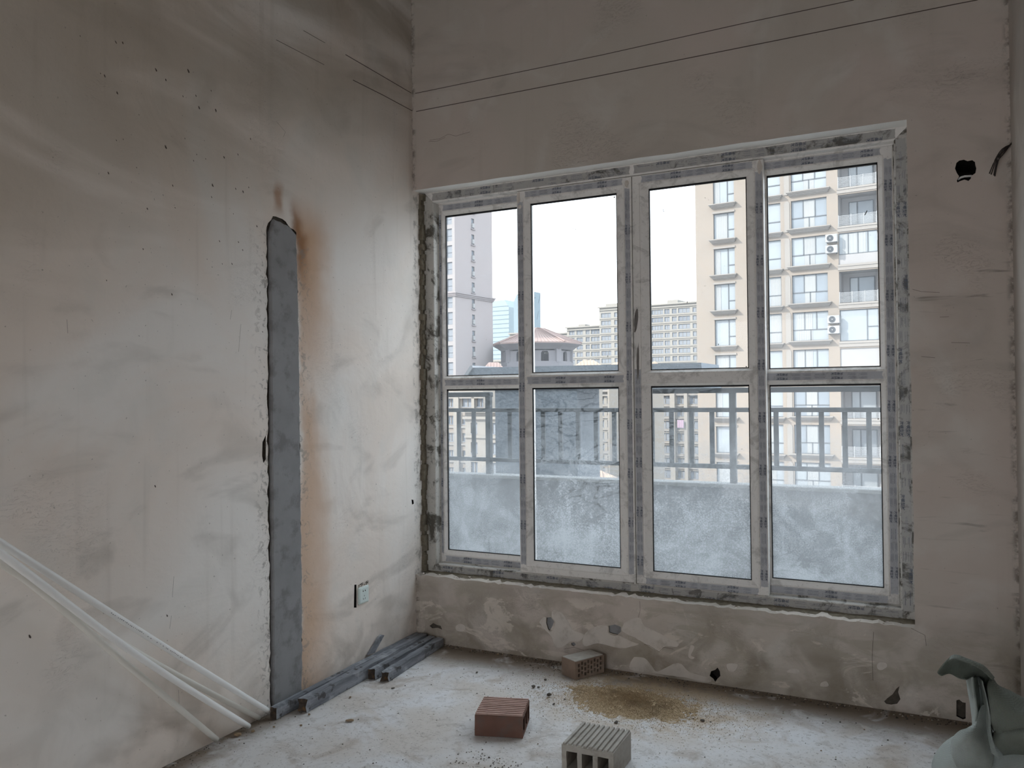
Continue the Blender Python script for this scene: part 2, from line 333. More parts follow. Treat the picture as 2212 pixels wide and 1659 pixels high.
ms = outline_noise([(-1.214, .004), (-1.014, .004), (-1.011, .5), (-1.018, 1.2), (-1.023, 1.8), (-1.036, 2.235), (-1.10, 2.272), (-1.19, 2.282), (-1.216, 2.22), (-1.210, 1.6), (-1.213, 1.25), (-1.210, .6)], .006, .02, 8)
mb = MB(); n = len(ms); cc = (-1.115, 1.1)
vs = [(.0 if k == 0 else [0, .009, .013][k]-.002, cc[0]+(p[0]-cc[0])*[1, .99, .93][k], cc[1]+(p[1]-cc[1])*[1, 1, .996][k]) for k in range(3) for p in ms]
vs = [(-.009 if i < n else v[0], v[1], v[2]) for i, v in enumerate(vs)]
tri = tessellate_polygon([[Vector((v[1], v[2], 0)) for v in vs[2*n:]]])
mb.add(vs, [(k*n+i, k*n+(i+1) % n, (k+1)*n+(i+1) % n, (k+1)*n+i) for k in range(2) for i in range(n)]+[tuple(2*n+i for i in t) for t in tri])
mb.build('mortar_strip', M['mortar'], L, label='grey mortar filling a vertical chase')
# little dark dabs and nail holes on the left wall
dabs = [(173, 78, 2), (250, 91, 4), (265, 93, 4), (217, 159, 2), (226, 164, 4), (253, 201, 4), (337, 151, 5), (407, 154, 6), (358, 173, 4), (395, 208, 3), (423, 207, 3), (456, 196, 3), (430, 233, 5), (466, 239, 6), (300, 248, 2),
        (251, 303, 2), (266, 301, 2), (399, 299, 2), (358, 318, 6), (425, 334, 2), (418, 347, 2), (444, 343, 2), (484, 340, 4), (514, 334, 3), (541, 300, 3), (234, 374, 3), (295, 362, 2), (373, 401, 3), (459, 400, 6), (457, 426, 3), (509, 408, 3), (525, 414, 4), (537, 405, 3), (318, 451, 3),
        (378, 449, 2), (504, 462, 2), (555, 489, 4), (515, 523, 3), (524, 540, 3), (474, 521, 3), (447, 560, 2), (458, 577, 2), (480, 570, 2), (501, 570, 3), (309, 538, 3), (371, 636, 4), (230, 606, 2), (567, 717, 3), (335, 1050, 4), (361, 1330, 4), (64, 1375, 5)]
mb = MB()
for i, (x, y, r) in enumerate(dabs):
    c = onX(x, y); k = r*.0007+.0004
    ang = radians(110+random.uniform(-12, 12)); rr = [random.uniform(.7, 1.2) for _ in range(8)]
    ring = []
    for j in range(8):
        a = 2*pi*j/8; p = Vector((cos(a)*k*.9*rr[j], sin(a)*k*1.9*rr[j])); ring.append((.0006, c.y+p.x*cos(.5)-p.y*sin(.5), c.z+p.x*sin(.5)+p.y*cos(.5)))
    mb.add(ring+[(.0022, c.y, c.z)], [(j, (j+1) % 8, 8) for j in range(8)])
mb.build('plaster_fleck', M['pencil'], L, kind='stuff')
mb = MB()     # snapped level lines near the ceiling and short hairline marks
def strip3(a, b, wd, ax):
    a = Vector(a); b = Vector(b); d = (b-a).normalized(); nrm = Vector((1, 0, 0)) if ax == 'x' else Vector((0, -1, 0)); s_ = d.cross(nrm)*wd/2
    return [a+s_, b+s_, b-s_, a-s_]
def line(mb, pts, wd, ax):
    off = Vector((.0012, 0, 0)) if ax == 'x' else Vector((0, -.0012, 0))
    for a, b in zip(pts, pts[1:]):
        q = strip3(a, b, wd, ax); mb.add([v+off for v in q], [(0, 1, 2, 3)])
line(mb, [onX(893, 241), onX(826, 205), onX(762, 173)], .0042, 'x'); line(mb, [onX(888, 201), onX(818, 160), onX(746, 118)], .0042, 'x')
line(mb, [onX(700, 140), onX(596, 86)], .0026, 'x'); line(mb, [onX(702, 93), onX(655, 66)], .0026, 'x')
for p in ([(385, 1490), (387, 1530)], [(370, 1330), (366, 1358)], [(500, 670), (497, 690)], [(596, 262), (616, 285), (612, 296)], [(520, 700), (515, 760)], [(144, 690), (146, 720)], [(375, 1245), (372, 1290)]):
    line(mb, [onX(*q) for q in p], .0010, 'x')
mb.build('scribed_line', M['pencil'], L, kind='stuff')
# window wall, C-shaped skin around the opening
osill = outline_noise([(WX, .392), (.0, .392)], .010, .025, 5)[:-1]
k1 = int(WX/.025)
osill = [Vector((WX-WX*i/k1, .388+.009*noise.noise(Vector((i*.9, 3, 1)))+.008*noise.noise(Vector((i*.23, 1, 1))))) for i in range(k1+1)]
oright = [Vector((WX+.004*noise.noise(Vector((0, i*.3, 8))), 2.683-(2.683-.39)*i/40)) for i in range(1, 40)]
otop = [Vector((WX*i/40, 2.683+.004*noise.noise(Vector((i*.4, 0, 2))))) for i in range(41)]
outer = [Vector((0, 0)), Vector((RX+.02, 0)), Vector((RX+.02, CH)), Vector((0, CH))]+otop+oright+osill
def blob(cx, cy, rx, ry, seed, n=16, rough=.3):
    return [(cx+cos(2*pi*i/n)*rx*(1+rough*noise.noise(Vector((cos(2*pi*i/n)*1.7+seed, sin(2*pi*i/n)*1.7, seed)))*2), cy+sin(2*pi*i/n)*ry*(1+rough*noise.noise(Vector((sin(2*pi*i/n)*1.7+seed, cos(2*pi*i/n)*1.7, seed+3)))*2)) for i in range(n)]
wh = [(pxY([(2066, 352), (2072, 347), (2082, 345), (2090, 348), (2100, 346), (2106, 350), (2107, 357), (2109, 364), (2107, 374), (2098, 380), (2097, 386), (2092, 391), (2087, 389), (2083, 388), (2074, 391), (2068, 394), (2067, 390), (2072, 381), (2067, 374), (2063, 364)]), .22, M['hole'], M['hole'])]
wh.append((pxY([(1545, 1447), (1550, 1442), (1555, 1450), (1556, 1460), (1550, 1466), (1545, 1473), (1541, 1466), (1533, 1460), (1536, 1450)]), .05, M['hole'], M['hole']))
wh.append((pxY([(1181, 1334), (1190, 1333), (1197, 1342), (1193, 1353), (1188, 1362), (1184, 1360), (1180, 1346)]), .010, M['rubble'], M['mortar']))
wh.append((pxY([(1315, 1352), (1328, 1349), (1341, 1354), (1342, 1364), (1334, 1371), (1325, 1369), (1316, 1366)]), .010, M['rubble'], M['mortar']))
wh.append((pxY([(1234, 1389), (1240, 1387), (1244, 1392), (1240, 1396), (1235, 1394)]), .008, M['rubble'], M['mortar']))
wh.append((pxY([(1268, 1380), (1272, 1382), (1274, 1391), (1270, 1391)]), .008, M['rubble'], M['mortar']))
wh.append((pxY([(928, 1352), (936, 1346), (944, 1350), (952, 1352), (955, 1360), (946, 1356), (934, 1357)]), .008, M['rubble'], M['rubble']))
wh.append((pxY([(2066, 1513), (2072, 1511), (2079, 1517), (2086, 1518), (2086, 1552), (2080, 1554), (2066, 1547)]), .02, M['hole'], M['rubble']))
wh.append((pxY([(2187, 285), (2191, 279), (2194, 288), (2194, 318), (2191, 330), (2189, 318)]), .05, M['hole'], M['hole']))
wh.append((pxY([(1910, 1515), (1917, 1508), (1928, 1500), (1936, 1488), (1943, 1482), (1940, 1495), (1945, 1510), (1938, 1520), (1925, 1522), (1914, 1520)]), .008, M['rubble'], M['rubble']))
n0 = 4
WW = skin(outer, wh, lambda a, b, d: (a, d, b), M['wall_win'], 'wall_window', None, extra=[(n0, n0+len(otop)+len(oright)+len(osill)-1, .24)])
# putty patches and peeled edges on the window wall
def smooth_loop(p, k=4):
    o = []; n = len(p)
    for i in range(n):
        a, b, c, d = (Vector(p[(i+j) % n]) for j in (-1, 0, 1, 2))
        for q_ in range(k): t = q_/k; o.append(.5*((2*b)+(c-a)*t+(2*a-5*b+4*c-d)*t*t+(-a+3*b-3*c+d)*t**3))
    return o
def patch(wall, pts, mat, thick, name, seed, ax='y', nz=.004):
    base = smooth_loop(pxY(pts) if ax == 'y' else pxX(pts)); thick *= .5
    ol = outline_noise(base, nz, .02, seed); mb = MB(); n = len(ol); c = sum((Vector((p[0], p[1])) for p in ol), Vector((0, 0)))/n
    f3 = (lambda a, b, t: (a, -t, b)) if ax == 'y' else (lambda a, b, t: (t, a, b))
    vs = [f3(p[0], p[1], .0004) for p in ol]+[f3(c.x+(p[0]-c.x)*.965, c.y+(p[1]-c.y)*.965, thick) for p in ol]
    tri = tessellate_polygon([[Vector((v[0], v[2], 0)) if ax == 'y' else Vector((v[1], v[2], 0)) for v in vs[n:]]])
    mb.add(vs, [(i, (i+1) % n, n+(i+1) % n, n+i) for i in range(n)]+[tuple(n+i for i in t) for t in tri])
    return mb.build(name, mat, wall)
P = lambda *a: list(zip(a[0::2], a[1::2]))
patch(WW, P(1165, 1345, 1172, 1335, 1178, 1333, 1180, 1347, 1184, 1362, 1190, 1364, 1197, 1356, 1199, 1342, 1192, 1331, 1196, 1316, 1210, 1321, 1222, 1335, 1230, 1348, 1240, 1362, 1262, 1371, 1252, 1385, 1232, 1386, 1215, 1399, 1199, 1399, 1192, 1377, 1180, 1362), M['patch'], .003, 'putty_patch', 1)
patch(WW, P(1262, 1371, 1284, 1354, 1312, 1352, 1313, 1367, 1326, 1373, 1340, 1373, 1362, 1385, 1380, 1392, 1340, 1400, 1292, 1390, 1262, 1395), M['patch'], .002, 'putty_patch', 2)
patch(WW, P(1344, 1364, 1350, 1345, 1380, 1334, 1392, 1352, 1425, 1368, 1455, 1384, 1466, 1388, 1462, 1398, 1436, 1396, 1425, 1408, 1396, 1392, 1372, 1378), M['patch'], .002, 'putty_patch', 3)
patch(WW, P(1370, 1420, 1392, 1422, 1408, 1440, 1420, 1450, 1465, 1432, 1490, 1452, 1532, 1464, 1530, 1474, 1480, 1464, 1410, 1454, 1362, 1446), M['patch'], .0025, 'putty_patch', 4)
patch(WW, P(1570, 1434, 1592, 1433, 1594, 1440, 1586, 1450, 1574, 1449), M['patch'], .002, 'putty_patch', 5, nz=.002)
patch(WW, P(1708, 1445, 1724, 1446, 1726, 1455, 1700, 1452), M['patch'], .002, 'putty_patch', 6, nz=.002)
patch(WW, P(1775, 1474, 1786, 1472, 1789, 1482, 1772, 1482), M['patch'], .002, 'putty_patch', 7, nz=.002)
patch(WW, P(1894, 1438, 1900, 1431, 1914, 1432, 1916, 1440, 1906, 1447, 1897, 1446), M['patch'], .002, 'putty_patch', 8, nz=.002)
patch(WW, P(985, 1352, 998, 1348, 1006, 1356, 1000, 1364, 986, 1362), M['patch'], .0015, 'putty_patch', 9, nz=.002)
patch(WW, P(1492, 1395, 1500, 1398, 1492, 1415, 1500, 1420, 1496, 1424, 1487, 1418), M['patch'], .0015, 'putty_patch', 10, nz=.002)
mb = MB()
line(mb, [onY(899, 241), onY(1300, 163), onY(1700, 83), onY(2060, 10), onY(2112, 0)], .0045, 'y')
line(mb, [onY(897, 202), onY(1300, 119), onY(1600, 52), onY(1845, 0)], .0040, 'y')
for p in ([(928, 303), (950, 300), (968, 290), (985, 294), (1015, 285)], [(926, 306), (945, 305), (962, 297)], [(1382, 1298), (1383, 1318), (1379, 1334)], [(1887, 1365), (1884, 1420), (1886, 1470)], [(1218, 1402), (1240, 1398), (1262, 1405)],
          [(1392, 1392), (1402, 1394), (1424, 1408), (1434, 1398), (1455, 1402)], [(1968, 1357), (1998, 1372), (2001, 1395)], [(1971, 625), (1990, 630), (2030, 632)], [(2030, 685), (2050, 684)], [(2055, 740), (2095, 741)], [(1990, 770), (2020, 773)]):
    line(mb, [onY(*q) for q in p], .0014, 'y')
mb.build('scribed_line', M['pencil'], WW, kind='stuff')
mb = MB()      # crumbs stuck along the sill edge
for i in range(150):
    x = random.uniform(.02, WX); z = .388+.006*random.uniform(-1, 1); r = random.uniform(.003, .009); y = random.uniform(-.002, .05)
    vs = [(x+random.uniform(-1, 1)*r*1.6, y+random.uniform(-1, 1)*r, z+random.uniform(-.5, 1)*r*.8) for _ in range(5)]
    mb.add(vs, [(0, 1, 2), (0, 2, 3), (0, 3, 4), (1, 2, 4), (2, 3, 4), (0, 1, 4)])
mb.build('loose_plaster', M['patch'], WW, kind='stuff')
def structbox(name, args, mat, bevel=0):
    mb = MB()
    for a in args: mb.box(*a)
    return mb.build(name, mat, None, kind='structure', bevel=bevel)
# right wall skin, ceiling, back wall with an opening added for the fill lamp
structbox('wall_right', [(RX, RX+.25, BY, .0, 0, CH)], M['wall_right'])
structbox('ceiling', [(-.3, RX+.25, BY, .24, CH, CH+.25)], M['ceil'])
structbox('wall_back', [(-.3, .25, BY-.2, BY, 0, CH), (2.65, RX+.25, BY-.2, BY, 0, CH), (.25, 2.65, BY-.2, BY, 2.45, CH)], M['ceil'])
structbox('wall_exterior', [(-9, -.045, BY-.2, -.0, -4, CH+.9), (-9, -.045, .0, .24, -4, CH+.9), (3.35, 8, -3, .24, -4, CH+.9), (-.045, RX+.3, .235, .26, CH+.25-.2, CH+.9), (-.3, RX+.25, BY-1.6, BY-.2, CH, CH+.3)], M['coping'])
structbox('wall_core', [(WX+.001, 3.35, .235, .27, -.4, CH), (-.04, WX+.01, .235, .27, 2.684, CH), (-.04, WX+.01, .235, .27, -.4, .384), (WX+.12, 2.80, .23, .235, 2.2, 2.6)], M['coping'])
# floor with gentle unevenness near the walls
fm = MB(); nx, ny = 62, 150
for j in range(ny+1):
    for i in range(nx+1):
        x = -.03+(RX+.06)*i/nx; y = BY-.2+(.05-BY+.2)*j/ny
        fm.v.append((x, y, .0022*noise.noise(Vector((x*3, y*3, 0)))+.0012*noise.noise(Vector((x*14, y*14, 0)))-.0024))
fm.f = [(j*(nx+1)+i, j*(nx+1)+i+1, (j+1)*(nx+1)+i+1, (j+1)*(nx+1)+i) for j in range(ny) for i in range(nx)]; fm.m = [0]*len(fm.f)
FL = fm.build('floor', M['floor'], None, smooth=True, kind='structure')
# ------------------------------------------------------------------ window
W1 = thing('window_1', None, None, (0, 0, 0), kind='structure')
MEMBERS = ('rail', 'stile', 'rail', 'stile')
def mitred(x0, x1, z0, z1, prof, names, mats, parent, bevel=0):
    """four mitred members; prof = [(inset, y)] closed section; order bottom, right, top, left"""
    out = []
    cor = [(x0, z0, 1, 1), (x1, z0, -1, 1), (x1, z1, -1, -1), (x0, z1, 1, -1)]
    for k in range(4):
        a = cor[k]; b = cor[(k+1) % 4]; mb = MB(); n = len(prof)
        vs = [(a[0]+a[2]*i, y, a[1]+a[3]*i) for i, y in prof]+[(b[0]+b[2]*i, y, b[1]+b[3]*i) for i, y in prof]
        mb.add(vs, [(i, (i+1) % n, n+(i+1) % n, n+i) for i in range(n)]+[tuple(range(n)), tuple(range(n, 2*n))])
        out.append(mb.build(names[k] if isinstance(names, (list, tuple)) else names, mats[k] if isinstance(mats, (list, tuple)) else mats, parent))
    return out
# lettering printed on the protective film
def textmesh(s, size, bold=0):
    c = bpy.data.curves.new('lettering', 'FONT'); c.body = s; c.size = size; c.resolution_u = 1; c.align_x = 'LEFT'; c.offset = bold
    o = bpy.data.objects.new('lettering', c); C.objects.link(o); bpy.context.view_layer.update()
    me = bpy.data.meshes.new_from_object(o.evaluated_get(bpy.context.evaluated_depsgraph_get()))
    v = [(q.co.x, q.co.y) for q in me.vertices]; f = [tuple(p.vertices) for p in me.polygons]
    bpy.data.objects.remove(o); bpy.data.curves.remove(c); bpy.data.meshes.remove(me)
    return v, f
T_A = textmesh('海螺型材', .0185, .0004); T_B = textmesh('CONCH', .017); T_C = textmesh('中国驰名商标', .0125); T_D = textmesh('CHINA FAMOUS TRADEMARK', .0048, .0002); T_R = textmesh('®', .010)
def unit():
    """one repeat of the printed pattern, 0.34 m long, v in -0.02..0.02; items (verts, faces, mat)"""
    it = []
    def put(t, u, v, m, sx_=1): it.append(([(u+a*sx_, v+b) for a, b in t[0]], t[1], m))
    put(T_A, .0, .0065, 0); put(T_B, .006, -.0055, 1, 1.05); put(T_A, .0, -.0215, 0); put(T_R, .082, -.003, 1)
    put(T_D, .108, .009, 0); put(T_C, .104, -.005, 1, .98); put(T_D, .108, -.012, 0)
    for u in (.195, .262):
        for v in (.006, -.016):
            for k in range(4):
                l = [.052, .04, .047, .035][(k+int(u*100)) % 4]; y = v+k*.0042
                it.append(([(u, y), (u+.0016, y), (u+.0016, y+.0016), (u, y+.0016)], [(0, 1, 2, 3)], 0))
                it.append(([(u+.004, y), (u+l, y), (u+l, y+.0012), (u+.004, y+.0012)], [(0, 1, 2, 3)], 0))
    return it
UNIT = unit()
def film(parent, x0, x1, z0, z1, y, vert, worn=False, flip=True, clip=None, rowscale=1):
    """strip of film with torn ends plus its lettering, on the room side (facing -y)"""
    mb = MB(); L_ = (z1-z0) if vert else (x1-x0); W_ = (x1-x0) if vert else (z1-z0)
    n = max(2, int(L_/.02)); top = []; bot = []
    for i in range(n+1):
        t = i/n*L_; top.append((t, W_*(1-.04-.05*abs(noise.noise(Vector((i*.6, x0*9, z0*7))))))); bot.append((t, W_*(.04+.05*abs(noise.noise(Vector((i*.6, x0*5, z0*3+4)))))))
    rag = lambda s_: [(L_*s_+random.uniform(-.006, .002)*(1 if s_ else -1), W_*f) for f in (.3, .5, .7)]
    poly = bot+rag(1)+top[::-1]+rag(0)[::-1]
    q = (lambda a, b: (x0+b, y, z0+a)) if vert else (lambda a, b: (x0+a, y, z0+b))
    vs = [q(a, b) for a, b in poly]; tri = tessellate_polygon([[Vector((a, b, 0)) for a, b in poly]])
    mb.add(vs, [tuple(t) for t in tri]); mb.build('protective_film', M['film_dirty'] if worn else M['film'], parent)
    mt = MB(); u = -.34*random.random(); sc = min(1.0, W_/.048)*rowscale
    while u < L_:
        for v, f, m_ in UNIT:
            if min(a for a, b in v)*sc+u < .004 or max(a for a, b in v)*sc+u > L_-.004: continue
            if worn and random.random() < .35: continue
            pts = []
            for a, b in v:
                a2 = a*sc+u; b2 = b*sc
                if vert: pts.append((x0+W_/2+b2, y-.0005, z1-a2))     # reads downwards
                else: pts.append((x1-a2, y-.0005, z0+W_/2-b2))          # upside down
            mt.add(pts, f, m_)
        u += .34*sc
    if mt.v: mt.build('printed_lettering', [M['ink'], M['ink_grey']], parent)
# fixed outer frame
fx0, fx1, fz0, fz1 = .012, 2.672, .374, 2.692
fp = [(0, .10), (.064, .10), (.068, .104), (.068, .150), (.074, .152), (.074, .205), (0, .205)]
FR = mitred(fx0, fx1, fz0, fz1, fp, 'outer_frame_member', [M['pvc_dirty'], M['pvc_dirty'], M['pvc'], M['pvc_dirty']], W1)
mb = MB(); mb.box(fx0+.05, fx1-.05, .148, .153, fz0+.05, fz0+.062); mb.box(fx0+.05, fx1-.05, .148, .153, fz1-.066, fz1-.05); mb.build('track_rib', M['pvc_dirty'], W1)
film(W1, fx0+.06, 1.32, fz1-.062, fz1-.012, .0992, False, True); film(W1, 1.34, fx1-.06, fz1-.062, fz1-.012, .0992, False, True)
film(W1, fx0+.06, 1.30, fz0+.014, fz0+.062, .0992, False, True); film(W1, 1.34, fx1-.06, fz0+.014, fz0+.062, .0992, False, True)
film(W1, fx1-.064, fx1-.016, fz0+.06, fz1-.06, .0992, True, True)
# ragged sealant between the plaster reveal and the frame
mb = MB()
def ragged(a, b, y0, y1, wd, seed, vert):
    n = int(abs(b-a)/.03)
    for i in range(n):
        t = a+(b-a)*(i+.5)/n; r = .6+.8*random.random()
        if vert: mb.box(wd[0], wd[0]+(wd[1]-wd[0])*r, y0+random.uniform(0, .02), y1, t-.018, t+.018)
        else: mb.box(t-.018, t+.018, y0+random.uniform(0, .02), y1, wd[0], wd[0]+(wd[1]-wd[0])*r)
ragged(.4, 2.67, .055, .12, (0, .020), 1, True)
n = 180; vs = []     # dark uneven bed of dirt and mortar along the foot of the frame
for i in range(n+1):
    x = .01+2.65*i/n; a = noise.noise(Vector((x*9, 1, 1))); b = noise.noise(Vector((x*31, 4, 2)))
    for (y, z) in ((.045+.018*a+.008*b, .3835), (.062+.012*b, .3905+.004*a), (.086, .394+.003*b), (.103, .399+.006*a+.004*b)): vs.append((x, y, z))
mb.add(vs, [(i*4+k, i*4+k+1, i*4+5+k, i*4+4+k) for i in range(n) for k in range(3)])
mb.build('crumbling_sealant', M['foam'], W1)
def sash(x0, x1, z0, z1, y0, wl, wr, wt, wb, zt0, zt1, gi, names, bare):
    s_ = thing('sash', None, None, (0, 0, 0)); s_.parent = W1
    D = .042; bead = .020
    def member(nm, xa, xb, za, zb, mat=M['pvc']):
        m_ = MB(); m_.box(xa, xb, y0, y0+D, za, zb); return m_.build(nm, mat, s_, bevel=.0018)
    # mitred corners: use one mitred ring per sash
    ring = [(0, y0+.002), (.002, y0), (.040, y0), (.042, y0+.003), (.042, y0+D), (0, y0+D)]
    mitred(x0, x1, z0, z1, ring, ['rail', 'stile', 'rail', 'stile'], [M['pvc_dirty'] if wb == 'd' else M['pvc'], M['pvc'], M['pvc'], M['pvc']], s_)
    m_ = MB(); m_.box(x0+.041, x1-.041, y0, y0+D, zt0+.016, zt1-.016); m_.build('transom', M['pvc'], s_, bevel=.0015)
    for (za, zb, mat, up_) in ((zt1-.016, z1-.042, GL[gi][0], 1), (z0+.042, zt0+.016, GL[gi][1], 0)):
        xa, xb = x0+.042, x1-.042
        bl, br = wl-.042, wr-.042
        b0 = za+ (.016 if up_ else wb_-.042); 
        gx0, gx1 = x0+wl, x1-wr; gz0 = zt1 if up_ else z0+wb_v; gz1 = z1-wt if up_ else zt0
        cor = [((xa, za), (gx0, gz0)), ((xb, za), (gx1, gz0)), ((xb, zb), (gx1, gz1)), ((xa, zb), (gx0, gz1))]
        for k in range(4):
            (A, a), (B, b) = cor[k], cor[(k+1) % 4]; q = MB()
            lay = []
            for (o_, i_) in ((A, a), (B, b)):
                mid = (o_[0]+(i_[0]-o_[0])*.8, o_[1]+(i_[1]-o_[1])*.8)
                st_ = (o_[0]+(i_[0]-o_[0])*.2, o_[1]+(i_[1]-o_[1])*.2)
                lay += [(o_[0], y0+.001, o_[1]), (st_[0], y0+.001, st_[1]), (mid[0], y0+.011, mid[1]), (i_[0], y0+.013, i_[1]), (i_[0], y0+.034, i_[1]), (o_[0], y0+.034, o_[1])]
            q.add(lay, [(i, (i+1) % 6, 6+(i+1) % 6, 6+i) for i in range(6)]+[tuple(range(6)), tuple(range(6, 12))])
            q.build('glazing_bead', M['pvc'], s_)
        gk = .0045; q = MB()
        q.box(gx0-.002, gx0+gk, y0+.015, y0+.027, gz0-.002, gz1+.002); q.box(gx1-gk, gx1+.002, y0+.015, y0+.027, gz0-.002, gz1+.002)
        q.box(gx0, gx1, y0+.015, y0+.027, gz1-gk*2.0, gz1+.002); q.box(gx0, gx1, y0+.015, y0+.027, gz0-.002, gz0+gk)
        q.build('gasket', M['gasket'], s_)
        q = MB(); q.add([(gx0, y0+.021, gz0), (gx1, y0+.021, gz0), (gx1, y0+.021, gz1), (gx0, y0+.021, gz1)], [(0, 1, 2, 3)]); q.build('pane', mat, s_)
    f_ = y0-.0006
    if 'l' not in bare: film(s_, x0+.003, x0+.040, z0+.05, z1-.06, f_, True)
    elif bare['l']: film(s_, x0+.003, x0+.040, z0+.05, z0+bare['l'], f_, True)
    if 'r' not in bare: film(s_, x1-.040, x1-.003, z0+.05, z1-.06, f_, True)
    if 't' not in bare: film(s_, x0+.05, x1-.05, z1-.041, z1-.003, f_, False)
    if 'b' not in bare: film(s_, x0+.05, x1-.05, z0+.003, z0+.041, f_, False)
    if 'm' not in bare: film(s_, x0+.055, x1-.055, zt0+.020, zt1-.020, f_, False, rowscale=.9)
    return s_
wb_ = .07; wb_v = .072
S1 = sash(.063, .702, .444, 2.618, .155, .060, .055, .068, .07, 1.490, 1.570, 0, None, {})
S4 = sash(1.948, 2.597, .444, 2.618, .155, .070, .066, .068, .07, 1.490, 1.570, 3, None, {})
wb_ = .074; wb_v = .074
S2 = sash(.640, 1.326, .434, 2.621, .105, .080, .088, .075, .074, 1.491, 1.576, 1, None, {'b': 0})
S3 = sash(1.329, 2.011, .434, 2.621, .105, .088, .084, .075, .074, 1.492, 1.576, 2, None, {'m': 0, 'l': 1.15, 'tt': 0})
mb = MB(); mb.box(1.317, 1.327, .099, .106, .437, 2.618); mb.build('interlock_strip', M['pvc'], S2, bevel=.001)
mb = MB()      # white filler smeared over sash corners
for (x, z, rx, rz, sd_) in ((.652, 2.585, .012, .034, 1), (1.995, 2.585, .013, .036, 2), (.66, 2.53, .012, .012, 3), (1.30, 2.585, .012, .02, 5)):
    b = blob(x, z, rx, rz, sd_, 14, .25); mb.add([(p[0], .1035, p[1]) for p in b]+[(x, .0995, z)], [(i, (i+1) % 14, 14) for i in range(14)])
mb.build('filler_smear', M['patch'], W1)
mb = MB()      # long scrape of dirt on the meeting stile and a torn curl of film on the bottom track
b = blob(1.345, 1.85, .010, .075, 9, 16, .3); mb.add([(p[0]+(p[1]-1.85)*.12, .1035, p[1]) for p in b], [tuple(range(16))])
b = blob(1.352, 1.62, .007, .10, 11, 16, .3); mb.add([(p[0], .1035, p[1]) for p in b], [tuple(range(16))])
b = blob(1.64, .424, .035, .010, 12, 16, .3); mb.add([(p[0], .098-.01*(p[0]-1.6), p[1]+(p[0]-1.64)*.35) for p in b], [tuple(range(16))])
mb.build('dirt_smear', M['smear'], W1)

def glass_marks(sash_, Y, strokes, blobs):
    q = MB()
    for pts, wd in strokes:
        P_ = [onY(x, y, Y) for x, y in pts]
        for a, b in zip(P_, P_[1:]): v = strip3(a, b, wd, 'y'); q.add(v, [(0, 1, 2, 3)])
    for x, y, rx, ry in blobs:
        c_ = onY(x, y, Y); b = blob(c_.x, c_.z, rx, ry, x*.1, 10, .25); q.add([(p[0], Y-.0008, p[1]) for p in b], [tuple(range(10))])
    q.build('glass_mark', M['hole'], sash_)
glass_marks(S2, .1245, [([(1228, 489), (1237, 493), (1245, 496)], .0022), ([(1308, 479), (1317, 476), (1329, 475)], .0012), ([(1163, 655), (1167, 635)], .0012), ([(1160, 690), (1163, 672)], .001), ([(1260, 690), (1261, 678)], .001), ([(1325, 600), (1326, 625)], .001)],
            [(1243, 495, .003, .0014), (1327, 426, .0045, .0045), (1313, 770, .0015, .006)])
glass_marks(S3, .1245, [([(1432, 452), (1434, 458)], .003), ([(1485, 650), (1484, 655)], .003)], [(1552, 744, .0018, .004), (1612, 792, .003, .003)])
glass_marks(S4, .1745, [([(1868, 465), (1873, 455)], .004)], [(1897, 905, .002, .004)])
# ------------------------------------------------------------------ balcony
RY = 1.5
structbox('balcony_floor', [(-4, 5, .27, 3.2, -.25, -.03)], M['coping'])
mb = MB(); n = 60
mb.box(-1.6, 4.6, RY-.06, RY+.06, -.05, .815); PW = mb.build('parapet', M['conc_out'], None, kind='structure')
mb = MB(); mb.box(-1.6, 4.6, RY-.075, RY+.065, .815, .842); mb.build('coping', M['coping_dull'], PW, bevel=.004)
RL = thing('balcony_railing', 'grey steel balcony railing standing on the concrete parapet outside the window', 'railing', (1.5, RY, .842))
def rl(x0, x1, y0, y1, z0, z1): mb = MB(); mb.box(x0-1.5, x1-1.5, y0-RY, y1-RY, z0-.842, z1-.842); return mb
rl(-1.6, -.272, RY-.03, RY+.03, 1.440, 1.478).build('handrail', M['rail'], RL, bevel=.004)
rl(1.0, 4.6, RY-.03, RY+.03, 1.452, 1.488).build('handrail', M['rail'], RL, bevel=.004)
for z in (1.322, .938):
    for (a, b) in ((-1.6, -.31), (-.31, 4.6)): rl(a, b, RY-.016, RY+.016, z, z+.030).build('cross_rail', M['rail'], RL, bevel=.002)
for x in (-.296, 1.572, 3.4): rl(x-.021, x+.021, RY-.021, RY+.021, .842, 1.46).build('post', M['rail'], RL, bevel=.002)
x = 1.572-.1405
xs = [1.572+.1405*k for k in range(-12, 14) if k not in (0, 13)]
for x in xs+[-.296-.135*k for k in range(1, 9)]:
    if x < 4.5: rl(x-.0155, x+.0155, RY-.008, RY+.008, .95, 1.335).build('bar', M['rail'], RL)
# ------------------------------------------------------------------ neighbouring roof block beyond the railing
M['stucco'] = simple('blue_grey_stucco', (.15, .165, .185), .95, .35, 40, .6, .1, bd=.01)
M['trim_pale'] = simple('pale_trim', (.26,.26,.27), .9, .06, 20, 0)
NB = thing('roof_block', 'blue-grey stucco roof block with a deep overhanging slab beyond the railing', 'building', (-.3, 2.9, -.03))
def nb(poly, y0, y1, nm, mat): mb = MB(); mb.prism([(a+.3, b+.03) for a, b in poly], y0-2.9, y1-2.9); return mb.build(nm, mat, NB)
nb([(-.83, -.03), (-.01, -.03), (-.01, 1.50), (-.83, 1.50)], 2.63, 3.2, 'wall', M['stucco'])
nb([(-1.23, 1.50), (1.12, 1.50), (1.10, 1.705), (-1.05, 1.715)], 2.62, 3.3, 'slab', M['stucco'])
nb([(-1.26, 1.50), (-1.23, 1.50), (-1.05, 1.715), (-1.055, 1.735), (-1.075, 1.735)], 2.60, 3.3, 'edge_trim', M['trim_pale'])
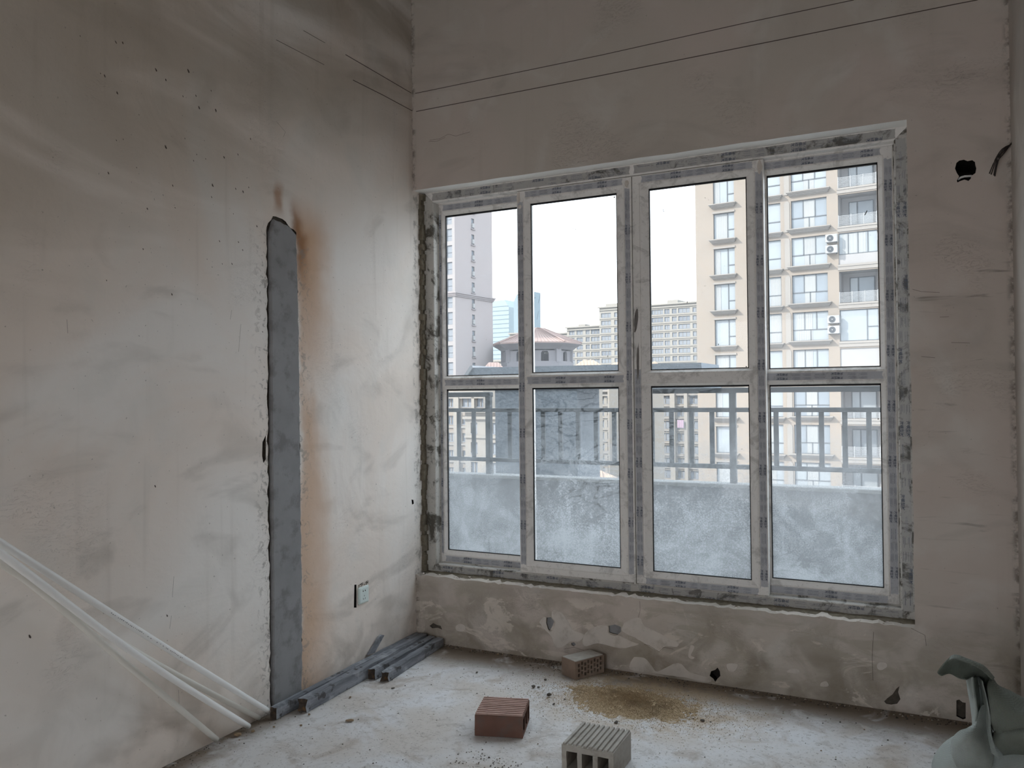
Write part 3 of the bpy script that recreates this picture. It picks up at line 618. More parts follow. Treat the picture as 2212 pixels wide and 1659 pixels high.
# ------------------------------------------------------------------ distant ground
M['ground'] = simple('hazy_ground', (.25, .24, .23), .95, .15, .02, 0)
mb = MB(); mb.add([(-1500, 8, -30), (1500, 8, -30), (1500, 2500, -30), (-1500, 2500, -30)], [(0, 1, 2, 3)]); mb.build('ground', M['ground'], None, kind='structure')
# ------------------------------------------------------------------ buildings
def gmat(name, col, var=.05, scale=.6): return simple(name, col, .9, var, scale, 0, .1)
M['beige'] = gmat('beige_render', (0.178, 0.153, 0.130)); M['beige_pale'] = gmat('pale_beige_render', (0.185, 0.170, 0.152)); M['beige_trim'] = gmat('beige_moulding', (0.178, 0.165, 0.152))
M['bpane'] = simple('facade_glass', (.18, .20, .215), .25, .12, .8, 0, .5); M['bframe'] = gmat('facade_window_frame', (0.079, 0.086, 0.094)); M['curtain'] = gmat('white_curtain', (0.210, 0.217, 0.220), .08, 3)
M['bpane_d'] = simple('dark_facade_glass', (.13, .15, .17), .3, .2, .8, 0, .5)
M['recess'] = gmat('recess_render', (.21, .205, .205)); M['slat'] = gmat('pale_slat', (0.208, 0.211, 0.215)); M['white'] = gmat('white_casing', (0.225, 0.225, 0.225)); M['fan'] = gmat('fan_grey', (0.038, 0.042, 0.048))
M['lav'] = gmat('hazed_grey_render', (.225, .200, .198)); M['lav_l'] = gmat('hazed_light_grey_render', (.205, .192, .190)); M['lav_t'] = gmat('grey_moulding', (.20, .18, .182))  # pale tones, one per tower face, stand in for distance haze
M['far'] = gmat('far_cream_render', (0.199, 0.186, 0.167)); M['far_w'] = gmat('hazed_far_window', (0.155, 0.167, 0.185)); M['far_d'] = gmat('far_dark_window', (0.125, 0.137, 0.157))  # far windows lightened to paint haze into their colour
M['bluetower'] = gmat('hazed_blue_glass_cladding', (0.197, 0.238, 0.256), .04, .05); M['bluetower2'] = gmat('blue_glass_cladding', (0.149, 0.190, 0.215), .04, .05)  # tower blues kept pale to carry the haze
M['tile_y'] = simple('terracotta_tile', (.19, .135, .12), .9, .1, 2, 0); M['tile_o'] = simple('orange_tile', (.25, .18, .135), .9, .1, 2, 0); M['pav'] = gmat('pavilion_stone', (0.164, 0.157, 0.167))
def gridwall(mb, u0, u1, z0, z1, holes, dep, y=0.0, mi=0):
    """front face at y with rectangular openings and reveals going back to y+dep"""
    us = sorted({u0, u1, *[h[0] for h in holes], *[h[1] for h in holes]}); zs = sorted({z0, z1, *[h[2] for h in holes], *[h[3] for h in holes]})
    us = [u for u in us if u0 <= u <= u1]; zs = [z for z in zs if z0 <= z <= z1]
    for j in range(len(zs)-1):
        i = 0
        while i < len(us)-1:
            cz = (zs[j]+zs[j+1])/2; free = lambda k: not any(h[0] < (us[k]+us[k+1])/2 < h[1] and h[2] < cz < h[3] for h in holes)
            if not free(i): i += 1; continue
            k = i
            while k < len(us)-1 and free(k): k += 1
            mb.add([(us[i], y, zs[j]), (us[k], y, zs[j]), (us[k], y, zs[j+1]), (us[i], y, zs[j+1])], [(0, 1, 2, 3)], mi); i = k
    for a, b, c, d in holes:
        mb.add([(a, y, c), (b, y, c), (b, y, d), (a, y, d), (a, y+dep, c), (b, y+dep, c), (b, y+dep, d), (a, y+dep, d)], [(0, 1, 5, 4), (1, 2, 6, 5), (2, 3, 7, 6), (3, 0, 4, 7)], mi)
ANG = radians(-6.6)
def winmesh(w_, h, kind, lo=.85):
    """returns (frame MB, pane MB, curtain rects)"""
    f = MB(); p = MB(); c = MB(); t = .035
    f.box(0, w_, -.03, .03, 0, t*1.6); f.box(0, w_, -.03, .03, h-t*1.6, h); f.box(0, t, -.03, .03, 0, h); f.box(w_-t, w_, -.03, .03, 0, h)
    if kind == 'A':     # two lights, the right one split
        f.box(w_*.66-t, w_*.66+t, -.03, .03, 0, h); f.box(w_*.66, w_, -.03, .03, h*.36-t, h*.36+t)
    elif kind == 'C':   # three lights over two
        f.box(0, w_, -.03, .03, lo-t, lo+t)
        for x in (w_/3, 2*w_/3): f.box(x-t, x+t, -.03, .03, lo, h)
        f.box(w_/2-t, w_/2+t, -.03, .03, 0, lo)
    elif kind == 'B': f.box(0, w_, -.03, .03, lo-t, lo+t)
    elif kind == 'Q':
        for x in (w_/4, w_/2, 3*w_/4): f.box(x-t, x+t, -.03, .03, 0, h)
    elif kind == 'N': f.box(w_/2-t, w_/2+t, -.03, .03, 0, h); f.box(0, w_, -.03, .03, h*.7-t, h*.7+t)
    p.add([(0, .01, 0), (w_, .01, 0), (w_, .01, h), (0, .01, h)], [(0, 1, 2, 3)])
    return f, p
def add_window(parent, cache, key, w_, h, kind, x, y, z, pm, lo=.85, fm_=None, curtain=0, rot=0):
    k = (key, pm.name, curtain)
    if k not in cache:
        f, p = winmesh(w_, h, kind, lo); o = f.build('window', fm_ or M['bframe'], parent); q = p.build('pane', pm, o)
        if curtain:
            cm = MB(); rnd = random.Random(curtain)
            a = rnd.choice([0, .1, .35, .5]); b = min(1, a+rnd.choice([.3, .45, .6])); m_ = 14
            for i in range(m_):
                xa = w_*(a+(b-a)*i/m_); xb = w_*(a+(b-a)*(i+1)/m_); yy = (.0 if i % 2 else -.012)
                cm.add([(xa, yy, .06), (xb, -.012-yy, .06), (xb, -.012-yy, h-.08), (xa, yy, h-.08)], [(0, 1, 2, 3)])
            cm.build('curtain', M['curtain'], o)
        cache[k] = o
    else:
        o = copy_tree(cache[k], parent)
    o.location = (x, y, z); o.rotation_euler = (0, 0, rot); return o
# -- beige tower on the right
p0 = Vector((-13.076, 61.780, 0)); BT = thing('apartment_tower', 'tall beige apartment tower with moulded window ledges and slatted balconies, right side of the view', 'building', (p0.x, p0.y, -30), ANG)
ZB = 30.0       # local z = world z + 30
A_ = [(1.5, 3.2, 15.9-2.85*k, 2.1) for k in range(-6, 15)]; holes = []
cache = {}
rows = range(-6, 15)
zC = {k: 16.1-2.85*k+ZB for k in rows}
for k in rows:
    holes += [(1.5, 3.2, zC[k]-.2-2.12, zC[k]-.2), (5.5, 6.8, zC[k]-2.28, zC[k]), (7.6, 10.2, zC[k]-2.2, zC[k]), (11.0, 13.67, zC[k]-2.35, zC[k]-.02), (15.0, 17.4, zC[k]-2.2, zC[k]), (19, 20.5, zC[k]-2.2, zC[k])]
mb = MB(); gridwall(mb, 0, 23, 0, 60, holes, .22)
# deep balcony recesses
for k in rows:
    zt = zC[k]-.02; zb = zt-2.33
    mb.add([(11.0, .2, zb), (13.67, .2, zb), (13.67, .2, zt), (11.0, .2, zt), (11.0, 1.5, zb), (13.67, 1.5, zb), (13.67, 1.5, zt), (11.0, 1.5, zt)], [(0, 1, 5, 4), (1, 2, 6, 5), (2, 3, 7, 6), (3, 0, 4, 7), (4, 5, 6, 7)], 1)
mb.add([(0, 0, 0), (0, 14, 0), (0, 14, 60), (0, 0, 60), (23, 0, 0), (23, 14, 0), (23, 14, 60), (23, 0, 60)], [(0, 1, 2, 3), (4, 5, 6, 7), (1, 5, 6, 2), (3, 2, 6, 7)])
mb.build('facade', [M['beige'], M['recess']], BT)
led = {}
def ledge(x0, x1, z):
    key = round(x1-x0, 2)
    if key not in led:
        w_ = x1-x0; q = MB()
        for a, b, c, dpt in ((0, -.07, 0, .42), (.06, -.16, -.07, .33), (.14, -.26, -.16, .22), (.2, -.34, -.26, .10)):
            q.box(a, w_-a, -dpt, .0, b, c)
        led[key] = q.build('window_ledge', M['beige_trim'], BT)
    o = led[key] if led[key].get('used') is None else led[key].copy()
    if led[key].get('used'): C.objects.link(o)
    else: led[key]['used'] = 1
    o.location = (x0, 0, z); return o
rr = random.Random(4)
for k in rows:
    z = zC[k]
    add_window(BT, cache, 'A', 1.7, 2.12, 'A', 1.5, .16, z-2.32, M['bpane'], curtain=rr.choice([0, 1, 2, 3])); ledge(1.22, 3.42, z-2.32)
    q = MB(); q.box(1.45, 3.25, -.08, 0, z-.2, z-.06); q.build('window_hood', M['beige_trim'], BT)
    if k > -3: add_window(BT, cache, 'B', 1.3, 2.28, 'B', 5.5, .16, z-2.28, M['bpane'], curtain=rr.choice([0, 4, 5])); ledge(5.3, 7.02, z-2.3)
    add_window(BT, cache, 'C', 2.6, 2.2, 'C', 7.6, .16, z-2.2, rr.choice([M['bpane'], M['bpane'], M['bpane_d']]), curtain=rr.choice([0, 6, 7, 8])); ledge(7.33, 10.5, z-2.2)
    if k > -3 :
        q = MB(); q.prism([(7.1, z-2.35), (7.5, z-2.35), (7.5, z-.15), (7.43, z-.02), (7.3, z+.04), (7.17, z-.02), (7.1, z-.15)], -.05, 0); q.build('pilaster', M['beige_trim'], BT)
    # balcony column
    zt = z-.02; zb = zt-2.33; q = MB(); q.box(10.95, 13.72, -.10, .02, zb-.16, zb-.02); q.box(10.95, 13.72, -.06, .02, zb-.42, zb-.16); q.build('balcony_band', M['beige_trim'], BT)
    if k in (1, 3, 4):
        if k == 3:
            q, p = MB(), MB(); q.box(0, 2.67, -.03, .03, 0, .06); q.box(0, 2.67, -.03, .03, 2.27, 2.33); q.box(0, .05, -.03, .03, 0, 2.33); q.box(2.62, 2.67, -.03, .03, 0, 2.33); q.box(1.85, 1.92, -.03, .03, 0, 2.33); q.box(1.9, 2.67, -.03, .03, 1.0, 1.06)
            o = q.build('window', M['bframe'], BT); p.add([(0, .01, 0), (2.67, .01, 0), (2.67, .01, 2.33), (0, .01, 2.33)], [(0, 1, 2, 3)]); p.build('pane', M['bpane'], o); o.location = (11.0, .1, zb)
        elif k == 1:
            o = add_window(BT, {}, 'D', 2.67, 1.6, 'Q', 11.0, .1, zb+.73, M['bpane'], curtain=3); q = MB(); q.box(11.0, 13.67, .08, .16, zb, zb+.75); q.build('spandrel', M['recess'], BT)
        else:
            q = MB(); q.box(11.0, 13.67, .08, .12, zb, zt); q.build('shutter', M['recess'], BT)
    else:
        for s_ in range(8):
            q = MB(); q.box(11.0, 13.67, .0, .03, zb+.06+s_*.095, zb+.10+s_*.095); q.build('balcony_slat', M['slat'], BT)
        for s_ in range(4): q = MB(); q.box(11.0+s_*.873, 11.05+s_*.873, -.02, .04, zb, zb+.82); q.build('railing_post', M['slat'], BT)
        q = MB(); q.box(0, 1.75, -.04, .04, 0, 2.0); o = q.build('balcony_door', M['bframe'], BT); o.location = (11.5, 1.44, zb)
        for (a, b, m_) in ((.06, .55, M['bpane']), (.66, 1.68, M['bpane' if k % 2 else 'bpane_d'])):
            p = MB(); p.box(a, b, -.06, -.04, .06, 1.94); p.build('pane', m_, o)
    add_window(BT, cache, 'C2', 2.4, 2.2, 'C', 15.0, .16, z-2.2, M['bpane']); add_window(BT, cache, 'B2', 1.5, 2.2, 'B', 19, .16, z-2.2, M['bpane'])
def ac(u, z, label, group='air conditioners on the beige tower'):
    o = thing('air_conditioner', label, 'air conditioner', BT.matrix_basis @ Vector((u, -.06, z+ZB)), ANG, group)
    q = MB(); q.box(0, .84, -.38, -.05, 0, .58); q.build('casing', M['white'], o, bevel=.02)
    q = MB(); n = 24; q.add([(.34+.235*cos(2*pi*i/n), -.385, .29+.235*sin(2*pi*i/n)) for i in range(n)]+[(.34+.235*cos(2*pi*i/n), -.40, .29+.235*sin(2*pi*i/n)) for i in range(n)], [tuple(range(n)), tuple(range(n, 2*n))]+[(i, (i+1) % n, n+(i+1) % n, n+i) for i in range(n)]); fo = q.build('fan_grille', M['fan'], o)
    q = MB(); q.box(.305, .375, -.41, -.39, .255, .325); q.build('hub', M['white'], fo)
    q = MB(); q.box(.64, .80, -.385, -.378, .44, .50); q.build('sticker', M['bluetower'], o)
    q = MB(); q.box(.08, .12, -.40, .04, -.05, .0); q.box(.7, .74, -.40, .04, -.05, .0); q.build('bracket', M['bframe'], o)
BT.matrix_basis  # placed
bpy.context.view_layer.update()
ac(10.16, 12.58, 'white air conditioner unit on the beige tower, top one of the upper pair')
ac(10.16, 11.76, 'white air conditioner unit on the beige tower, bottom one of the upper pair')
ac(10.22, 6.55, 'white air conditioner unit on the beige tower, top one of the lower pair')
ac(10.22, 5.78, 'white air conditioner unit on the beige tower, bottom one of the lower pair')
ac(13.72, 12.35, 'lone white air conditioner at the right edge of the beige tower')
# -- tall grey tower on the left
p0 = Vector((-71.17, 122.288, 0)); LT = thing('grey_tower', 'tall pale grey tower block with a column of small windows, left edge of the view', 'building', (p0.x, p0.y, -30), ANG)
hA = []; hB = []; zl = [28.75-3.03*k+ZB for k in range(-5, 14)]; zr = [28.5-2.99*k+ZB for k in range(-5, 14)]
for z in zl: hA += [(-1.85, -.6, z-2.25, z), (-5.4, -3.4, z-2.25, z), (-8.4, -7.0, z-2.25, z)]
mb = MB(); gridwall(mb, -12, 0, 0, 75, hA, .25, 0, 0)
q = MB(); hB = [(5.2, 6.1, z-1.9, z) for z in zr]; gridwall(q, 0, 12.0, 0, 75, hB, .25, 0, 0)
mb.add([(-vy, vx, vz) if False else (-(vy), vx, vz) for vx, vy, vz in q.v], q.f, 1)
mb.add([(-12, 0, 0), (-12, 12, 0), (-12, 12, 75), (-12, 0, 75), (0, 12, 0), (0, 12, 75), (0, 0, 75)], [(0, 1, 2, 3), (1, 4, 5, 2), (3, 2, 5, 6)])
mb.build('facade', [M['lav_l'], M['lav']], LT)
lc = {}
for z in zl:
    for x, w_ in ((-1.85, 1.25), (-5.4, 2.0), (-8.4, 1.4)):
        o = add_window(LT, lc, 'l%.1f' % w_, w_, 2.25, 'B', x, .2, z-2.25, M['far_w'], lo=.95); 
for z in zr:
    o = add_window(LT, lc, 'r', .9, 1.9, 'B', -.2, 5.2, z-1.9, M['far_d'], lo=1.1, rot=radians(90))
    q = MB(); q.box(0, .22, 4.98, 6.32, z-2.08, z-1.92); q.box(0, .10, 5.15, 6.15, z-2.2, z-2.08); q.build('window_ledge', M['lav_t'], LT)
    q = MB(); q.box(.05, .3, 5.25, 5.75, z-1.75, z-.95); q.build('open_sash', M['white'], LT)
q = MB()
for (a, b, d_) in ((19.45, 19.7, .18), (19.7, 20.0, .32), (20.0, 20.2, .5)): q.box(-12-d_, d_, -d_, 12+d_, a+ZB, b+ZB)
q.build('cornice', M['lav_t'], LT)
# -- long cream block far away behind the roof pavilion
def far_block(label, p0, blocks, cols, rows_, gap, hwin, mat, pm, base=-30, name='apartment_block', bandm=None, cap=None):
    T = thing(name, label, 'building', (p0.x, p0.y, base), ANG)
    for bi, (x0, x1, z1, d0, d1) in enumerate(blocks):
        hs = [(a, b, z-hwin-base, z-base) for a, b in cols for z in rows_ if x0 <= a and b <= x1 and z < z1-.5]
        q = MB(); gridwall(q, x0, x1, 0, z1-base, hs, .5, d0)
        q.add([(x0, d0, 0), (x0, d1, 0), (x0, d1, z1-base), (x0, d0, z1-base), (x1, d0, 0), (x1, d1, 0), (x1, d1, z1-base), (x1, d0, z1-base)], [(0, 1, 2, 3), (4, 5, 6, 7), (1, 5, 6, 2), (3, 2, 6, 7)])
        q.build('facade', mat, T)
        for (a, b, c, d) in hs:
            m_ = pm if (int(a*7+c*3) % 4) else M['far_d']
            q = MB(); q.box(a, b, d0+.3, d0+.45, c, d); q.box(a, b, d0-.05, d0+.1, c, c+.12)
            for t in range(1, max(2, int((b-a)/1.1))): xx = a+(b-a)*t/max(2, int((b-a)/1.1)); q.box(xx-.06, xx+.06, d0+.2, d0+.3, c, d, 1)
            q.build('window', [m_, mat], T)
        q = MB(); q.box(x0-.5, x1+.5, d0-.7, d1, z1-base, z1-base+.5); q.box(x0-.2, x1+.2, d0-.4, d0, z1-base-1.0, z1-base-.6); q.build('cornice', bandm or mat, T)
        for z in rows_:
            if z < z1-1: q = MB(); q.box(x0, x1, d0-.25, d0, z-hwin-.55-base, z-hwin-.25-base); q.build('floor_band', bandm or mat, T)
    return T
MP = Vector((-85.33, 287.14, 0)); rws = [32.3-2.87*k for k in range(0, 14)]
MBK = far_block('long cream apartment block in the far distance behind the tiled pavilion', MP, [(-55, -41.2, 22.5, 2, 18), (-41.2, -34, 25.6, 1, 18), (-34, -18.7, 27.6, 0, 18), (-18.7, -3, 34.3, -2, 16), (-3, 21, 33.9, -1, 16)],
   [(-52, -49), (-47, -44), (-40.2, -37.8), (-36.8, -34.6), (-33, -30.6), (-29.7, -27), (-25.7, -24), (-23.4, -19.4), (-18, -13.9), (-12.5, -8), (-7, -4), (2.2, 6.7), (7.2, 9.2), (10.1, 11.9), (12.5, 16.9), (17.9, 20.2)], rws, 0, 1.75, M['far'], M['far_w'])
q = MB(); q.box(-17, -9, 0, 10, 64.3, 66); q.box(8, 12, 0, 8, 63.9, 65.6); q.box(-30, -27, 2, 6, 57.6, 59); q.build('roof_house', M['far'], MBK)
# -- block seen through the right railing bars
NP = Vector((-51.01, 173.56, 0)); rws = [.93-2.735*k for k in range(0, 12)]
NBK = far_block('cream apartment block with tall bay columns, seen through the middle railing bars', NP, [(-14.5, 13.5, 2.05, 0, 12)], [(-12.1, -11.1), (-10.3, -8.9), (-7.5, -5.8), (-4.5, -2), (.2, 1.7), (2.6, 5.4), (6.8, 8.6), (9.7, 11.6)], rws, 0, 1.75, M['beige_pale'], M['far_w'], bandm=M['beige_trim'], name='apartment_block')
for x0, x1 in ((1.85, 2.45), (5.5, 6.6), (8.75, 9.5)):
    q = MB(); q.box(x0, x1, -.9, 0, 0, 31.6); q.build('pilaster', M['beige_pale'], NBK)
lt = MB(); n_ = 10; lt.v = []; arch = [(1.0*cos(pi*i/n_), 1.0*sin(pi*i/n_)) for i in range(n_+1)]
for cx_ in (10.65, -9.6): q = MB(); q.prism([(cx_+a, 30.75+b*.85) for a, b in arch], -.08, 0); q.build('arched_light', M['far_w'], NBK)
cl = MB()
for i in range(6): cl.add([(i*.24, -.1 if i % 2 else 0, 0), ((i+1)*.24, 0 if i % 2 else -.1, 0), ((i+1)*.24, 0 if i % 2 else -.1, 1.7), (i*.24, -.1 if i % 2 else 0, 1.7)], [(0, 1, 2, 3)])
M['pink'] = gmat('pink_cloth', (0.253, 0.185, 0.232)); clo = cl.build('hanging_cloth', M['pink']); sdm = clo.modifiers.new('s', 'SOLIDIFY'); sdm.thickness = .03
clo.location = NBK.matrix_basis @ Vector((7.4, -.5, 24.0)); clo.location = Vector((NP.x, NP.y, -30))+Matrix.Rotation(ANG, 3, 'Z')@Vector((7.4, -1.3, 24.0)); clo.rotation_euler = (0, 0, ANG)
tag(clo, 'pink cloth hanging to dry in a window of the cream block', 'cloth')
# -- block seen through the left railing bars
QP = Vector((-65.566, 115.02, 0)); rws = [1.0-2.93*k for k in range(0, 11)]
QBK = far_block('sunny cream apartment block seen through the left railing bars', QP, [(-9, 4.9, 2.0, 0, 5.2)], [(-7.5, -5.5), (-3.3, -2.05), (-.2, 1.85), (2.8, 4.25)], rws, 0, 1.5, M['beige'], M['far_w'], bandm=M['beige_trim'])
q = MB(); q.box(-1.7, -.6, -.5, 0, 0, 31.5); q.box(2.0, 2.6, -.4, 0, 0, 31.5); q.build('pilaster', M['beige_pale'], QBK)
# low pale house behind the post, beige stair tower and hip roofs in the middle
far_block('narrow pale building glimpsed between the corner post and the grey roof block', Vector((-52, 100, 0)), [(-5, 4, -1.0, 0, 10)], [(-4, -2.8), (-1, .5), (2, 3.2)], [-2.5-2.9*k for k in range(8)], 0, 1.7, M['beige_pale'], M['far_w'])
def px_at(px, py, depth): return EYE+ray(px, py)*depth
def slab_at(name, label, pxa, pxb, ytop, depth, thick, mat, bits=None):
    a = px_at(pxa, ytop, depth); b = px_at(pxb, ytop, depth); w_ = (b-a).length*1.0; h = a.z+30
    T = thing(name, label, 'building', (a.x, a.y, -30), math.atan2(b.y-a.y, b.x-a.x))
    q = MB(); q.box(0, w_, 0, thick, 0, h); q.build('wall', mat, T)
    return T, w_, h
T, w_, h = slab_at('stair_tower', 'plain beige stair tower with a white corner seen through the second sash', 1252, 1266, 866, 100, 5, M['beige'])
q = MB(); q.box(w_, w_+1.0, .1, 5, 0, h+.2); q.build('corner_pier', M['white'], T)
q = MB()
for k in range(7): q.box(w_-.05, w_+1.08, -.05, .3, h-3.4-k*3, h-3.2-k*3)
q.build('string_course', M['beige_trim'], T)
def hip(name, label, px0, px1, yeave, ytop, depth, mat, bodym, ridge=.35, dep=None):
    a = px_at(px0, yeave, depth); b = px_at(px1, yeave, depth); w_ = (b-a).length; hr = px_at((px0+px1)/2, ytop, depth).z-a.z; ez = a.z+30; dd = dep or w_*.6
    T = thing(name, label, 'building', (a.x, a.y, -30), math.atan2(b.y-a.y, b.x-a.x))
    q = MB(); q.box(w_*.06, w_*.94, dd*.08, dd*.92, 0, ez); q.build('wall', bodym, T)
    q = MB(); rw = w_*ridge/2
    q.add([(0, 0, ez), (w_, 0, ez), (w_, dd, ez), (0, dd, ez), (w_/2-rw, dd/2, ez+hr), (w_/2+rw, dd/2, ez+hr), (0, 0, ez-.15), (w_, 0, ez-.15), (w_, dd, ez-.15), (0, dd, ez-.15)], [(0, 1, 5, 4), (1, 2, 5), (2, 3, 4, 5), (3, 0, 4), (6, 7, 1, 0), (7, 8, 2, 1), (8, 9, 3, 2), (9, 6, 0, 3), (6, 7, 8, 9)])
    ro = q.build('roof', mat, T)
    q = MB(); n = int(w_/.45); 
    for i in range(1, n):     # tile ribs running up the front slope
        x = w_*i/n; t = min(1, x/(w_/2-rw) if x < w_/2 else (w_-x)/(w_/2-rw)); q.tube([(x, -.02, ez+.03), (x, dd/2*t, ez+hr*t+.03)], .05, 4)
    q.build('tile_rib', mat, ro, kind='stuff')
    return T
hip('hip_roof_house', 'low house with a sandy hip roof just beyond the parapet', 1176, 1345, 1042, 1008, 40, M['tile_o'], M['beige_pale'], .12)
hip('hip_roof_house', 'small house with an orange hip roof right of the tiled pavilion', 1240, 1305, 792, 777, 120, M['tile_o'], M['beige_pale'], .35)
hip('hip_roof_house', 'small orange roof half hidden behind the meeting stiles', 1312, 1368, 793, 782, 130, M['tile_o'], M['beige_pale'], .3)
hip('hip_roof_house', 'small pale roof at the foot of the far block in the third upper pane', 1396, 1436, 796, 780, 140, M['tile_o'], M['beige_pale'], .05)
hip('hip_roof_house', 'low terracotta roof left of the pavilion drum', 1040, 1092, 800, 782, 130, M['tile_y'], M['beige_pale'], .4)
far_block('cream block with a curved top behind the left eave of the pavilion', px_at(1066, 800, 230)*1.0, [(-2, 3.2, 11, 0, 8), (3.2, 8, 10, 1, 8), (-6, 12, 5.5, -1, 8)], [(-1, .6), (1.2, 2.6), (3.6, 5), (5.6, 7), (8, 10)], [10-2.8*k for k in range(6)], 0, 1.4, M['far'], M['far_w'])
far_block('distant cream block whose top floors rise over the pavilion roof at left', px_at(1090, 800, 320)*1.0, [(-1, 14, 22, 0, 8), (2, 12, 25.5, 1, 8)], [(0, 1.6), (3, 5), (6.5, 8.5), (9.5, 11.5)], [24.5-2.9*k for k in range(6)], 0, 1.5, M['far'], M['far_w'])
# pale blue glass tower
b0 = px_at(1060, 800, 600); BLT = thing('glass_tower', 'pale blue glass office tower with a sloping crown in the far distance', 'building', (b0.x, b0.y, -30), ANG)
q = MB(); q.prism([(0, 0), (16.5, 0), (16.5, 96), (13, 101.5), (0, 101)], 0, 20); q.build('curtain_wall', M['bluetower'], BLT)
q = MB()
for k in range(30): q.box(-.1, 16.6, -.25, 0, 4+k*3.2, 4.35+k*3.2)
q.build('floor_band', M['bluetower2'], BLT, kind='stuff')
b1 = px_at(1111, 800, 560); BL2 = thing('glass_tower', 'slim blue glass tower slice just left of the second sash', 'building', (b1.x, b1.y, -30), ANG)
q = MB(); q.prism([(0, 0), (12, 0), (12, 103), (2.5, 101), (0, 96)], 0, 16); q.build('curtain_wall', M['bluetower2'], BL2)
# octagonal roof pavilion
pc = px_at(1160, 786, 156); PV = thing('roof_pavilion', 'octagonal rooftop pavilion with a terracotta tiled roof and arched openings', 'building', (pc.x, pc.y, -30), ANG)
def ring(r, z, n=8, ph=pi/8): return [(r*cos(2*pi*i/n+ph), r*sin(2*pi*i/n+ph), z) for i in range(n)]
def fr_(rings, name, mat, caps=True, parent=PV):
    q = MB(); n = len(rings[0]); vs = [v for r in rings for v in r]
    fs = [(i*n+k, i*n+(k+1) % n, (i+1)*n+(k+1) % n, (i+1)*n+k) for i in range(len(rings)-1) for k in range(n)]
    if caps: fs += [tuple(range(n)), tuple((len(rings)-1)*n+k for k in range(n))]
    q.add(vs, fs); return q.build(name, mat, parent)
zb = 30+px_at(1160, 786, 156).z; zd = 30+px_at(1160, 757, 156).z; ze = 30+px_at(1160, 745, 156).z; za = 30+px_at(1160, 711, 156).z
rf = fr_([ring(8.6, ze-.1), ring(8.6, ze+.15), ring(5.0, ze+(za-ze)*.5), ring(1.6, za-.15), ring(.5, za+.1)], 'tiled_roof', M['tile_y'])
for i in range(8):
    a = 2*pi*i/8+pi/8; q = MB(); q.tube([(8.7*cos(a), 8.7*sin(a), ze+.2), (5.1*cos(a), 5.1*sin(a), ze+(za-ze)*.5+.08), (1.6*cos(a), 1.6*sin(a), za), (.4*cos(a), .4*sin(a), za+.2)], .16, 6); q.build('ridge_rib', M['tile_y'], rf)
q = MB()
for i in range(8):
    for t in range(1, 9):
        a0 = 2*pi*i/8+pi/8; a1 = a0+pi/4; f = t/9; ex = Vector((8.6*cos(a0), 8.6*sin(a0), 0)).lerp(Vector((8.6*cos(a1), 8.6*sin(a1), 0)), f); tx = Vector((1.5*cos(a0), 1.5*sin(a0), 0)).lerp(Vector((1.5*cos(a1), 1.5*sin(a1), 0)), f)
        q.tube([(ex.x, ex.y, ze+.18), (tx.x, tx.y, za-.05)], .06, 4)
q.build('tile_rib', M['tile_y'], rf, kind='stuff')
fr_([ring(7.0, zd-.1), ring(7.6, zd+.35), ring(8.3, ze-.35), ring(8.7, ze-.1)], 'eave_moulding', M['pav'])
fr_([ring(7.0, zb-.6), ring(7.0, zb+.3)], 'plinth', M['pav'], False); fr_([ring(7.6, 0), ring(7.6, zb-.6)], 'base', M['pav'])

for i in range(8):
    a = 2*pi*i/8+pi/8; x, y = 6.6*cos(a), 6.6*sin(a); q = MB(); q.box(-.55, .35, -.55, .55, zb+.1, zd, M=Matrix.Translation((x, y, 0))@Matrix.Rotation(a, 4, 'Z')); q.build('corner_pier', M['pav'], PV)
    a2 = a+pi/8; r = 6.5*cos(pi/8)
    arch = [(-2.7, 0), (-.75, 0), (-.75, (zd-zb)*.5)]+[(-.75*cos(pi*k/8), (zd-zb)*.5+.75*sin(pi*k/8)) for k in range(1, 8)]+[(.75, (zd-zb)*.5), (.75, 0), (2.7, 0), (2.7, zd-zb-.6), (-2.7, zd-zb-.6)]
    q = MB(); q.prism(arch, -.2, .2); mt = Matrix.Translation((r*cos(a2), r*sin(a2), zb+.3))@Matrix.Rotation(a2+pi/2, 4, 'Z'); q.v = [tuple(mt@Vector(v)) for v in q.v]; q.build('arched_wall', M['pav'], PV)
